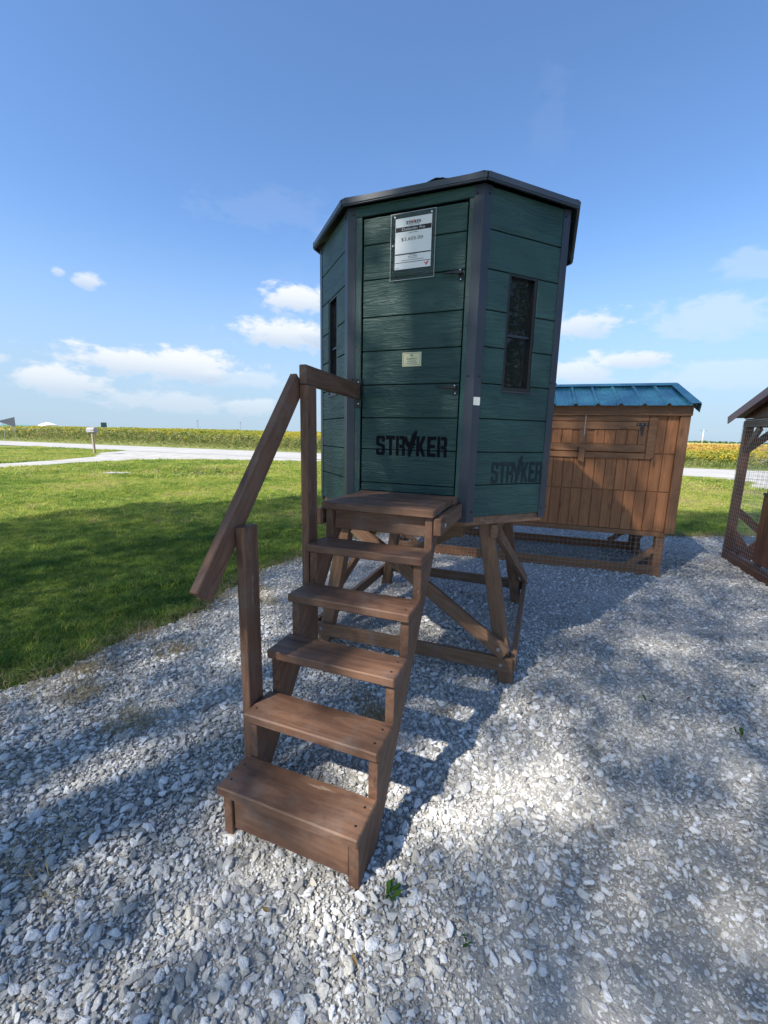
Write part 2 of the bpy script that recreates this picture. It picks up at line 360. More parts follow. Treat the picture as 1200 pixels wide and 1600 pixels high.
LET = {'S': [[(.7, 8), (4.4, 8), (5, 7.3), (5, 5.5), (3.3, 5.5), (3.3, 6.7), (1.7, 6.7), (1.7, 5.0), (4.5, 4.4), (5, 3.7), (5, .7), (4.4, 0), (.6, 0), (0, .7), (0, 2.6), (1.7, 2.6), (1.7, 1.3), (3.3, 1.3), (3.3, 3.3), (.6, 3.9), (0, 4.6), (0, 7.3)]],
       'T': [[(0, 8), (5, 8), (5, 6.5), (3.4, 6.5), (3.4, 0), (1.7, 0), (1.7, 6.5), (0, 6.5)]],
       'R': [[(0, 0), (0, 8), (1.55, 8), (1.55, 0)], [(1.85, 8), (4.3, 8), (5, 7.3), (5, 4.5), (4.4, 3.9), (5, 3.3), (5, 0), (3.4, 0), (3.4, 3.1), (1.85, 3.1), (1.85, 4.5), (3.4, 4.5), (3.4, 6.6), (1.85, 6.6)]],
       'K': [[(0, 0), (0, 8), (1.65, 8), (1.65, 5.0), (3.2, 8), (5, 8), (3.1, 4.1), (5.1, 0), (3.3, 0), (1.65, 3.2), (1.65, 0)]],
       'E': [[(0, 0), (0, 8), (4.6, 8), (4.6, 6.6), (1.7, 6.6), (1.7, 4.8), (4.1, 4.8), (4.1, 3.4), (1.7, 3.4), (1.7, 1.4), (4.6, 1.4), (4.6, 0)]],
       'bird': [[(2.4, 3.4), (1.2, 4.4), (.7, 6.0), (.2, 6.4), (.8, 6.9), (.3, 7.5), (1.1, 7.5), (1.0, 8.2), (1.7, 7.8), (2.1, 6.5), (2.9, 5.6), (3.6, 6.0), (4.2, 8.2), (4.6, 9.3), (4.9, 8.4), (5.4, 10.3), (5.7, 9.2), (6.4, 11), (6.5, 9.7), (7.4, 10.8), (7.0, 9.2), (6.6, 7.2), (5.9, 5.3), (6.6, 4.6), (5.2, 4.0), (6.2, 3.3), (4.9, 3.1), (4.6, 1.6), (4.0, .6), (4.1, -.6), (3.6, .2), (3.2, -.9), (3.0, .2), (2.3, -.4), (2.6, .6), (1.8, .6), (2.6, 1.3), (2.4, 2.4)]]}
def wordmark(x0, y0, x1, y1, Mx, mat, bmat, parent, th=.0008):
    adv = [('S', 0), ('T', 5.6), ('R', 11.2), ('bird', 15.4), ('K', 22.2), ('E', 28.0), ('R', 33.2)]; k = (x1-x0)/38.2; kh = (y1-y0)/8
    for ch, off in adv:
        polys = [[(x0+(off+a)*k, y0+b*kh) for a, b in pl] for pl in LET[ch]]
        prism('emblem' if ch == 'bird' else 'letter', polys, th, Mx, bmat if ch == 'bird' else mat, parent, z0=.0004)

# ================================================================== THE SETTING
def sheet(name, pts, z, mat, kind='structure'):
    bm = bmesh.new(); f = bm.faces.new([bm.verts.new((a, b, z)) for a, b in pts]); bmesh.ops.triangulate(bm, faces=[f])
    return tag(mob(name, from_bm(bm), mat), kind=kind)
def inpoly(x, y, poly):
    x = np.asarray(x); y = np.asarray(y); c = np.zeros(x.shape, bool); n = len(poly); j = n-1
    for i in range(n):
        xi, yi = poly[i]; xj, yj = poly[j]
        c ^= ((yi > y) != (yj > y)) & (x < (xj-xi)*(y-yi)/((yj-yi) or 1e-9)+xi); j = i
    return c
def fbm(x, y, sc, seed=0.):
    return np.array([mnoise.noise(Vector((a*sc+seed, b*sc-seed, seed*.37))) for a, b in zip(np.atleast_1d(x), np.atleast_1d(y))])
tag(mob('ground', from_bm((lambda b: (bmesh.ops.create_circle(b, cap_ends=True, segments=64, radius=6000), b)[1])(bmesh.new())), 'far_ground', None, Matrix.Translation((0, 0, -.7))), kind='structure')

RB, RD, RN = Vector((-6.5, 35.2)), Vector((.932, -.363)), Vector((.363, .932))      # the road: a point of its far edge, its run, its normal
def rp(al, off): q = RB+RD*al+RN*off; return (q.x, q.y)
def smst(a, b, x): x = np.clip((x-a)/(b-a), 0, 1); return x*x*(3-2*x)
def zfield(al): return np.clip(.42-.016*al, .02, .86)
# lawn, with the ditch that drains it
def lawn_z(x, y):
    d = np.exp(-(((x+7.3)/2.6)**2+((y-16.4)/1.0)**2))*.30
    return -.012-d
nx, ny = 150, 110
gx = np.concatenate([np.linspace(-75, -16, 24), np.linspace(-15.5, 10, 80), np.linspace(11, 70, 24)]); gy_ = np.concatenate([np.linspace(-45, -2, 16), np.linspace(-1, 24, 70), np.linspace(25, 75, 24)])
vs, fs = [], []; LX, LY = np.meshgrid(gx, gy_); off = (LX-RB.x)*RN.x+(LY-RB.y)*RN.y
LZ = lawn_z(LX, LY) - .25*smst(-6.5, -2, off)
vs = list(zip(LX.ravel(), LY.ravel(), LZ.ravel())); n_ = len(gx)
for j in range(len(gy_)-1):
    for i in range(n_-1):
        if off[j, i] < 0: fs.append((j*n_+i, j*n_+i+1, (j+1)*n_+i+1, (j+1)*n_+i))
me = bpy.data.meshes.new('lawn'); me.from_pydata(vs, [], fs); tag(mob('lawn', me, 'lawn_soil'), kind='structure')
# gravel yard
edge = [(-6, -6), (-3.6, -.4), (-2.75, 1.3), (-2.3, 2.25), (-2.08, 2.53), (-1.93, 2.95), (-1.58, 3.5), (-1.45, 4.5), (-1.05, 5.2), (-.3, 6.5), (.8, 7.4), (2.6, 7.5), (3.9, 7.15), (4.9, 6.9), (5.9, 6.95), (9, 7.3), (22, 8.6)]
jag = []
for k in range(len(edge)-1):
    a, b = Vector(edge[k]), Vector(edge[k+1]); m_ = max(1, int((b-a).length/.07)) if k < 15 and k > 0 else 6
    nn = Vector((-(b-a).y, (b-a).x)).normalized()
    for i in range(m_):
        q = a.lerp(b, i/m_); w_ = .09*mnoise.noise(Vector((q.x*3.1, q.y*3.1, 1)))+.06*mnoise.noise(Vector((q.x*11, q.y*11, 5)))
        jag.append(tuple(q+nn*w_*(1 if k > 0 else 0)))
YARD = jag+[(22, 8.6), (26, -14), (-6, -14)]
sheet('gravel_yard', YARD, 0, 'gravel_base')
# road, driveways
sheet('road', [rp(-160, -7.3), rp(160, -7.3), rp(160, 0), rp(-160, 0)], .024, 'road_chip')
APRON = [(-19.4, 28.6), (-16.9, 24.6), (-16.5, 21.3), (-16.75, 18.3), (-18.5, 12), (-21, 4), (-19, 3.4), (-16.4, 11.5), (-14.95, 16.2), (-14.4, 19.6), (-13.4, 22.3), (-10, 24.2), (-4.4, 24.2), (-3.0, 25.6), (-9, 29), (-20, 32.9)]
sheet('driveway', APRON, .012, 'gravel_far')
DRIVE2 = [(12.6, 14.6), (15.0, 17.2), (14.0, 20.9), (26, 16.4), (24, 12.5), (18, 12.6)]
sheet('driveway', DRIVE2, .012, 'gravel_far')
# verge and bean field
als = np.concatenate([-np.geomspace(3000, 60, 14), np.linspace(-55, 55, 45), np.geomspace(60, 3000, 14)])
def strip(name, offs, zf, mat, kind='structure'):
    vs, fs = [], []
    for o_ in offs:
        for a in als: q = rp(a, o_); vs.append((q[0], q[1], float(zf(a, o_))))
    n = len(als)
    for j in range(len(offs)-1):
        for i in range(n-1): fs.append((j*n+i, j*n+i+1, (j+1)*n+i+1, (j+1)*n+i))
    me = bpy.data.meshes.new(name); me.from_pydata(vs, [], fs); return tag(mob(name, me, mat), kind=kind)
strip('verge', [0.0, .6, 1.4, 2.4, 3.4, 5, 8], lambda a, o_: -.02+smst(0, 5, o_)*zfield(a), 'verge_soil')
strip('soybean_field', [5.8, 6.4, 8, 12, 20, 40, 90, 200, 500, 1200, 3000], lambda a, o_: zfield(a)+(.0 if o_ < 6 else .50)-.0, 'canopy')

# ------------------------------------------------------------------ scattering: points with attributes, instanced by geometry nodes
def hidden_variants(name, meshes):
    c = bpy.data.collections.new(name)
    for i, me in enumerate(meshes):
        o = bpy.data.objects.new('%s_variant' % name, me); c.objects.link(o)
    return c
def scatter(name, pts, rot, scl, idx, tint, coll, label=None, cat=None):
    me = bpy.data.meshes.new(name); me.from_pydata([tuple(p) for p in pts], [], [])
    for an, ty, dat in (('rot', 'FLOAT_VECTOR', np.asarray(rot, np.float32)), ('scl', 'FLOAT_VECTOR', np.asarray(scl, np.float32)), ('idx', 'INT', np.asarray(idx, np.int32)), ('tint', 'FLOAT', np.asarray(tint, np.float32))):
        a = me.attributes.new(an, ty, 'POINT'); a.data.foreach_set('vector' if ty == 'FLOAT_VECTOR' else 'value', dat.ravel())
    o = link(bpy.data.objects.new(name, me)); tag(o, label, cat, None, 'stuff')
    ng = bpy.data.node_groups.new(name, 'GeometryNodeTree')
    ng.interface.new_socket('Geometry', in_out='INPUT', socket_type='NodeSocketGeometry'); ng.interface.new_socket('Geometry', in_out='OUTPUT', socket_type='NodeSocketGeometry')
    N = ng.nodes; L = ng.links; gi = N.new('NodeGroupInput'); go = N.new('NodeGroupOutput')
    ci = N.new('GeometryNodeCollectionInfo'); ci.inputs['Collection'].default_value = coll; ci.inputs['Separate Children'].default_value = True; ci.inputs['Reset Children'].default_value = True
    ip = N.new('GeometryNodeInstanceOnPoints'); ip.inputs['Pick Instance'].default_value = True
    def na(n, ty):
        q = N.new('GeometryNodeInputNamedAttribute'); q.data_type = ty; q.inputs['Name'].default_value = n; return q.outputs['Attribute']
    e2r = N.new('FunctionNodeEulerToRotation'); L.new(na('rot', 'FLOAT_VECTOR'), e2r.inputs[0])
    L.new(gi.outputs[0], ip.inputs['Points']); L.new(ci.outputs[0], ip.inputs['Instance']); L.new(na('idx', 'INT'), ip.inputs['Instance Index'])
    L.new(e2r.outputs[0], ip.inputs['Rotation']); L.new(na('scl', 'FLOAT_VECTOR'), ip.inputs['Scale']); L.new(ip.outputs[0], go.inputs[0])
    md = o.modifiers.new('scatter', 'NODES'); md.node_group = ng
    return o
def jitter_grid(x0, x1, y0, y1, s):
    X_, Y_ = np.meshgrid(np.arange(x0, x1, s), np.arange(y0, y1, s)); n = X_.size
    return X_.ravel()+rng.uniform(-.5, .5, n)*s, Y_.ravel()+rng.uniform(-.5, .5, n)*s
def seen(x, y, m=2.0, k=1.12): return (np.abs(x) < k*y+m) & (y > .2)
# stones: angular crushed limestone
stones = []
for k in range(16):
    r_ = random.Random(k); bm = bmesh.new(); ax = (1, r_.uniform(.6, .95), r_.uniform(.4, .75))
    for i in range(r_.randint(11, 17)):
        v = Vector((r_.gauss(0, 1), r_.gauss(0, 1), r_.gauss(0, 1))).normalized()*r_.uniform(.8, 1)
        bm.verts.new((v.x*ax[0], v.y*ax[1], v.z*ax[2]))
    h = bmesh.ops.convex_hull(bm, input=bm.verts); bmesh.ops.delete(bm, geom=[g for g in h['geom_interior'] if isinstance(g, bmesh.types.BMVert)], context='VERTS')
    bmesh.ops.bevel(bm, geom=list(bm.edges), offset=.07, segments=1, affect='EDGES')
    me = from_bm(bm, 'stone'); me.materials.append(MATS['stone']); stones.append(me)
SCOL = hidden_variants('stone', stones)
def stone_layer(xs, ys, smin, smax, sink):
    k = inpoly(xs, ys, YARD); xs, ys = xs[k], ys[k]; n = len(xs)
    fine = np.array([mnoise.noise(Vector((a*.9-b*.5, a*.35+b*.5, 3.3))) for a, b in zip(xs, ys)])           # wheel-packed bands are finer
    size = smin+(smax-smin)*rng.random(n)**2.2*np.where(rng.random(n) < .02, 1.5, 1); size *= 1-.24*np.clip(fine*2.0+.1, -.45, 1)
    pts = np.stack([xs, ys, size*sink+.006*fbm(xs, ys, 1.7, 4)], 1)
    rot = np.stack([rng.normal(0, .35, n), rng.normal(0, .35, n), rng.uniform(0, 6.28, n)], 1)
    sc = np.stack([size*rng.uniform(.85, 1.3, n), size*rng.uniform(.8, 1.1, n), size*rng.uniform(.6, .95, n)], 1)
    patch = .5+.5*fbm(xs, ys, .8, 9)
    tint = np.clip(rng.beta(1.45, 1.25, n)*.92+.02+.2*(patch-.5), 0, 1); light = rng.random(n) < .10; tint[light] = rng.uniform(.85, 1, light.sum())
    return pts, rot, sc, rng.integers(0, 16, n), tint
lay = []
x_, y_ = jitter_grid(-4.5, 5.2, .3, 3.2, .028); k = seen(x_, y_); lay.append(stone_layer(x_[k], y_[k], .010, .027, .34))
x_, y_ = jitter_grid(-4.5, 5.2, .3, 3.2, .0155); k = seen(x_, y_); lay.append(stone_layer(x_[k], y_[k], .0055, .012, .55))
x_, y_ = jitter_grid(-3.4, 4.0, .4, 2.6, .0125); k = seen(x_, y_, .4, 1.0); lay.append(stone_layer(x_[k], y_[k], .0032, .0062, .7))
x_, y_ = jitter_grid(-5, 8.5, 3.2, 8.8, .040); k = seen(x_, y_, .6, 1.05); lay.append(stone_layer(x_[k], y_[k], .012, .027, .4))
x_, y_ = jitter_grid(-5, 8.5, 3.2, 5.5, .026); k = seen(x_, y_, .6, 1.05); lay.append(stone_layer(x_[k], y_[k], .008, .014, .6))
A = [np.concatenate([l[i] for l in lay]) for i in range(5)]
scatter('gravel', *A, SCOL, 'loose crushed white and grey limestone covering the yard', 'gravel')

# grass
def blades(n, h, spread, w, lean, seed, mat, seg=2):
    r_ = random.Random(seed); vs, fs = [], []
    for i in range(n):
        a = r_.uniform(0, 6.283); rr = spread*math.sqrt(r_.random()); x, y = rr*math.cos(a), rr*math.sin(a)
        hh = h*r_.uniform(.55, 1.15); la = r_.uniform(0, 6.283); ll = lean*hh*r_.uniform(.2, 1.2); px, py = -math.sin(la)*w/2, math.cos(la)*w/2
        k = len(vs)
        for s in range(seg):
            q = s/seg; vs += [(x+math.cos(la)*ll*q*q-px*(1-q*.5), y+math.sin(la)*ll*q*q-py*(1-q*.5), hh*q), (x+math.cos(la)*ll*q*q+px*(1-q*.5), y+math.sin(la)*ll*q*q+py*(1-q*.5), hh*q)]
        vs.append((x+math.cos(la)*ll, y+math.sin(la)*ll, hh*(1-.25*lean)))
        for s in range(seg-1): fs.append((k+2*s, k+2*s+1, k+2*s+3, k+2*s+2))
        fs.append((k+2*seg-2, k+2*seg-1, k+2*seg))
    me = bpy.data.meshes.new('blades'); me.from_pydata(vs, [], fs); me.materials.append(MATS[mat]); return me
GCOL = hidden_variants('grass', [blades(16, .052, .035, .0042, .9, s, 'grass_blade') for s in range(7)])
def grass_layer(xs, ys, s0, s1, wide=1):
    k = ~inpoly(xs, ys, YARD) & ~inpoly(xs, ys, APRON) & ~inpoly(xs, ys, DRIVE2) & (((xs-RB.x)*RN.x+(ys-RB.y)*RN.y) < -7.4)
    bare = fbm(xs, ys, .42, 2)+.5*fbm(xs, ys, 1.3, 7)
    right = np.exp(-(((xs-8.3)/2.2)**2+((ys-10.6)/1.1)**2))
    k &= rng.random(len(xs)) > np.clip((bare-.28)*1.6, 0, .55)+right*.5
    xs, ys = xs[k], ys[k]; bare = bare[k]; n = len(xs); right = right[k]
    s = s0+(s1-s0)*rng.random(n); s *= (1+.35*fbm(xs, ys, .9, 12)+.30*fbm(xs, ys, 4.5, 15))*np.where(rng.random(n) < .06, 1.45, 1)
    pts = np.stack([xs, ys, lawn_z(xs, ys)-.004], 1)
    rot = np.stack([rng.normal(0, .12, n), rng.normal(0, .12, n), rng.uniform(0, 6.28, n)], 1)
    tint = np.clip(.34+.19*smst(6, 15, ys)+.34*rng.normal(0, .6, n)+.22*fbm(xs, ys, 5.5, 19)+.42*bare+.15*fbm(xs, ys, .12, 3)+.45*right, 0, 1)  # blades tinted paler with distance, standing in for sunlight on the far lawn
    return pts, rot, np.stack([s*wide, s*wide, s], 1), rng.integers(0, 7, n), tint
lay = []
x_, y_ = jitter_grid(-9, -.6, .9, 7, .034); k = (x_ > -1.12*y_-.9) & seen(x_, y_, 1, 1.1); lay.append(grass_layer(x_[k], y_[k], .75, 1.3))
x_, y_ = jitter_grid(-15, 15, 6.2, 14, .062); k = seen(x_, y_, .6, 1.02) & ((y_ > 7) | (x_ > 0)); lay.append(grass_layer(x_[k], y_[k], .9, 1.5, 1.5))
x_, y_ = jitter_grid(-30, 30, 14, 40, .125); k = seen(x_, y_, .6, 1.0); lay.append(grass_layer(x_[k], y_[k], 1.2, 2.0, 2.6))
A = [np.concatenate([l[i] for l in lay]) for i in range(5)]
scatter('grass', *A, GCOL, 'mown green lawn grass beside the gravel yard', 'grass')
# straw and thin weeds along the ragged edge of the gravel
def leaf_bit(seed):
    r_ = random.Random(seed); w = r_.uniform(.006, .011); l = .022
    if seed == 3: w, l = .0016, .05                      # a twig
    vs = [(-l, 0, .002), (-l*.4, w, .004), (l*.4, w*.8, .003), (l, 0, .006), (l*.4, -w*.8, .003), (-l*.4, -w, .004), (0, 0, 0)]
    me = bpy.data.meshes.new('bit'); me.from_pydata(vs, [], [(0, 6, 1), (1, 6, 2), (2, 6, 3), (3, 6, 4), (4, 6, 5), (5, 6, 0)]); me.materials.append(MATS['litter_leaf']); return me
DCOL = hidden_variants('straw', [blades(9, .07, .05, .003, 1.5, 50+s, 'dry_grass') for s in range(5)])
px_, py_ = [], []
je = np.array(jag[6:]); L_ = je[je[:, 0] < 12]
for i in range(2300):
    q = L_[rng.integers(0, len(L_))]; px_.append(q[0]+rng.normal(.02, .09)); py_.append(q[1]+rng.normal(.02, .09))
for cx, cy, n in ((-1.75, 2.25, 50), (-1.35, 2.0, 40), (-1.15, 3.7, 60), (-1.25, 4.0, 40), (-1.75, 1.6, 25), (-1.2, 1.25, 22), (-1.5, 2.75, 40), (-2.0, 1.8, 35), (.15, 3.05, 20), (-1.9, 2.5, 50)):
    px_ += list(rng.normal(cx, .10, n)); py_ += list(rng.normal(cy, .07, n))
px_, py_ = np.array(px_), np.array(py_); n = len(px_)
scatter('straw', np.stack([px_, py_, np.full(n, .004)], 1), np.stack([rng.normal(0, .5, n), rng.normal(0, .5, n), rng.uniform(0, 6.28, n)], 1), np.repeat(rng.uniform(.5, 1.25, (n, 1)), 3, 1),
        rng.integers(0, 5, n), np.clip(rng.normal(.4, .28, n), 0, 1), DCOL, 'dry straw and thin stalks along the gravel edge', 'straw')
LCOL = hidden_variants('litter', [leaf_bit(s) for s in range(4)])
px_, py_ = rng.uniform(-2.6, 4, 130), rng.uniform(.5, 6, 130); k = inpoly(px_, py_, YARD) & seen(px_, py_, .3, 1); px_, py_ = px_[k], py_[k]; n = len(px_)
scatter('leaf_litter', np.stack([px_, py_, np.full(n, .022)], 1), np.stack([rng.normal(0, .3, n), rng.normal(0, .3, n), rng.uniform(0, 6.28, n)], 1), np.repeat(rng.uniform(.35, 1.0, (n, 1)), 3, 1), rng.integers(0, 4, n), rng.random(n), LCOL, 'small dead leaves and twigs lying on the gravel', 'leaf litter')
# bean plants and roadside weeds
def leafy(n, h, rad, leaf, seed, mat, stem=True):
    r_ = random.Random(seed); vs, fs = [], []
    for i in range(n):
        z = h*r_.uniform(.25, 1)**.7; a = r_.uniform(0, 6.283); rr = rad*math.sqrt(r_.random())*(1.15-.6*z/h); c = Vector((rr*math.cos(a), rr*math.sin(a), z))
        nrm = Vector((r_.gauss(0, .6), r_.gauss(0, .6), 1)).normalized(); t_ = nrm.orthogonal().normalized(); t_.rotate(Matrix.Rotation(r_.uniform(0, 6.28), 3, nrm)); b_ = nrm.cross(t_); s = leaf*r_.uniform(.6, 1.2); k = len(vs)
        vs += [c-t_*s*.6, c+b_*s*.38, c+t_*s*.6, c-b_*s*.38]; fs.append((k, k+1, k+2, k+3))
    me = bpy.data.meshes.new('leafy'); me.from_pydata([tuple(v) for v in vs], [], fs); me.materials.append(MATS[mat]); return me
BCOL = hidden_variants('bean', [leafy(84, .55, .36, .105, 80+s, 'soy_leaf') for s in range(5)])
al, of = [], []
for a0, a1, o0, o1, sp_ in ((-48, 48, 5.6, 13, .34), (-60, 60, 13, 32, .62), (-110, 110, 32, 90, 1.5)):
    a_, b_ = jitter_grid(a0, a1, o0, o1, sp_); al.append(a_); of.append(b_)
al, of = np.concatenate(al), np.concatenate(of); q = np.array([rp(a, b) for a, b in zip(al, of)])
k = np.abs(q[:, 0]) < 1.0*q[:, 1]+2; al, of, q = al[k], of[k], q[k]; n = len(al)
s = rng.uniform(.8, 1.3, n)*np.where(of > 32, 1.9, np.where(of > 13, 1.25, 1))
ripe = smst(2, 26, al)*smst(8, 14, of)
tint = np.clip(.42+.06*rng.normal(0, 1, n)+.22*fbm(q[:, 0], q[:, 1], .09, 6)+.28*ripe+.08*smst(-30, 10, al), 0, 1)
scatter('soybean_plants', np.stack([q[:, 0], q[:, 1], zfield(al)+np.where(of < 7, .12, np.where(of > 32, .0, .30))+.09*fbm(q[:, 0], q[:, 1], .35, 14)+.06*rng.normal(0, 1, n)*(of < 13)], 1), np.stack([rng.normal(0, .1, n), rng.normal(0, .1, n), rng.uniform(0, 6.28, n)], 1),
        np.stack([s, s, s*.95], 1), rng.integers(0, 5, n), tint, BCOL, 'yellowing soybean plants across the road', 'crop')
VCOL = hidden_variants('verge_weed', [blades(26, .55, .22, .02, .7, 120+s, 'verge_leaf', 3) for s in range(3)]+[leafy(34, .7, .25, .11, 130+s, 'verge_leaf') for s in range(3)])
a_, b_ = jitter_grid(-50, 46, .9, 6.2, .30); q = np.array([rp(a, b) for a, b in zip(a_, b_)]); n = len(a_)
s = (.35+.75*smst(.8, 3.5, b_))*rng.uniform(.6, 1.25, n)*np.where(a_ > 14, .75, 1)
scatter('roadside_weeds', np.stack([q[:, 0], q[:, 1], smst(0, 5, b_)*zfield(a_)-.02], 1), np.stack([rng.normal(0, .12, n), rng.normal(0, .12, n), rng.uniform(0, 6.28, n)], 1), np.stack([s, s, s*.9], 1),
        rng.integers(0, 6, n), np.clip(.42+.25*rng.normal(0, 1, n)+.3*fbm(q[:, 0], q[:, 1], .25, 8)-.15*(a_ > 10), 0, 1), VCOL, 'tall unmown weeds on the far roadside bank', 'weeds')
n = 90; qx, qy = rng.normal(-7.3, .75, n), rng.normal(16.5, .42, n); s = rng.uniform(.22, .5, n)
scatter('ditch_weeds', np.stack([qx, qy, lawn_z(qx, qy)], 1), np.stack([rng.normal(0, .15, n), rng.normal(0, .15, n), rng.uniform(0, 6.28, n)], 1), np.stack([s*1.3, s*1.3, s], 1), rng.integers(0, 6, n), np.clip(rng.normal(.35, .35, n), 0, 1), VCOL, 'clump of rough dark weeds in the dip at the back of the lawn', 'weeds')
YCOL = hidden_variants('goldenrod', [leafy(40, .8, .22, .10, 150+s, 'goldenrod') for s in range(3)])
a_ = rng.uniform(-50, 40, 130); b_ = rng.uniform(2.5, 7, 130); q = np.array([rp(a, b) for a, b in zip(a_, b_)])
scatter('goldenrod_blooms', np.stack([q[:, 0], q[:, 1], smst(0, 5, b_)*zfield(a_)+.2], 1), np.stack([np.zeros(130), np.zeros(130), rng.uniform(0, 6.28, 130)], 1), np.repeat(rng.uniform(.4, .95, (130, 1)), 3, 1),
        rng.integers(0, 3, 130), rng.random(130), YCOL, 'yellow flowering weeds among the roadside growth', 'flowers')

# ================================================================== HUNTING BLIND
SX, SY, TH = -.6158, 1.3839, -.3641
CA, CB, KS = 1.068, -1.074, .89
def fa(a): return CA+(a-CA)*KS
def fz(z): return EYE+(z-EYE)*KS
blind = root('hunting_blind', (SX, SY, 0), TH, 'dark green octagonal plank hunting blind raised on a brown timber stand', 'hunting blind')
FB = CB+(1.675-CB)*KS; A1, A2 = fa(-.272), fa(.6015); LW = A2-A1; DG = .6765*KS; dg = DG/math.sqrt(2)
C = [(A1-dg, FB+dg), (A1, FB), (A2, FB), (A2+dg, FB+dg), (A2+dg, FB+dg+LW), (A2, FB+2*dg+LW), (A1, FB+2*dg+LW), (A1-dg, FB+dg+LW)]
Z0, Z1 = fz(1.03), fz(2.9985); CEN = ((A1+A2)/2, FB+dg+LW/2)
JO = [fz(z) for z in (1.03, 1.242, 1.458, 1.672, 1.89, 2.11, 2.325, 2.556, 2.772, 2.9985)]
GAP = .0028
def face_frame(k):
    a, b = Vector((*C[k], 0)), Vector((*C[(k+1) % 8], 0)); return frame(a, b-a, (0, 0, 1)), (b-a).length
def plank(parent, F, x0, y0, x1, y1, mat='siding', z=-.012, th=.012, notch=None):
    cx, cy = (x0+x1)/2, (y0+y1)/2
    pts = rect(x0, y0, x1, y1) if not notch else [(x0, y0), (x1, y0), (x1, y1), (notch[1], y1), (notch[1], notch[2]), (notch[0], notch[2]), (notch[0], y1), (x0, y1)]
    return prism('plank', [(x-cx, y-cy) for x, y in pts], th, F @ Matrix.Translation((cx, cy, z)), mat, parent, bev=.0022)
def build_window(F, w0, w1, y0, y1):
    wi = prism('window', [rect(w0, y0, w0+.018, y1), rect(w1-.022, y0, w1, y1), rect(w0+.018, y0, w1-.022, y0+.02), rect(w0+.018, y1-.02, w1-.022, y1)], .05, F @ Matrix.Translation((0, 0, -.055)), 'black_metal', blind)
    ym = fz(2.2)
    prism('mullion', rect(w0+.018, ym-.006, w1-.022, ym+.006), .012, F @ Matrix.Translation((0, 0, -.030)), 'slate_metal', wi)
    for a_, b_ in ((y0+.02, ym-.007), (ym+.007, y1-.02)): prism('pane', rect(w0+.018, a_, w1-.022, b_), .004, F @ Matrix.Translation((0, 0, -.036)), 'window_glass', wi)
    prism('sill', rect(w0-.006, y0-.010, w1+.006, y0-.001), .02, F @ Matrix.Translation((0, 0, -.014)), 'slate_metal', wi)
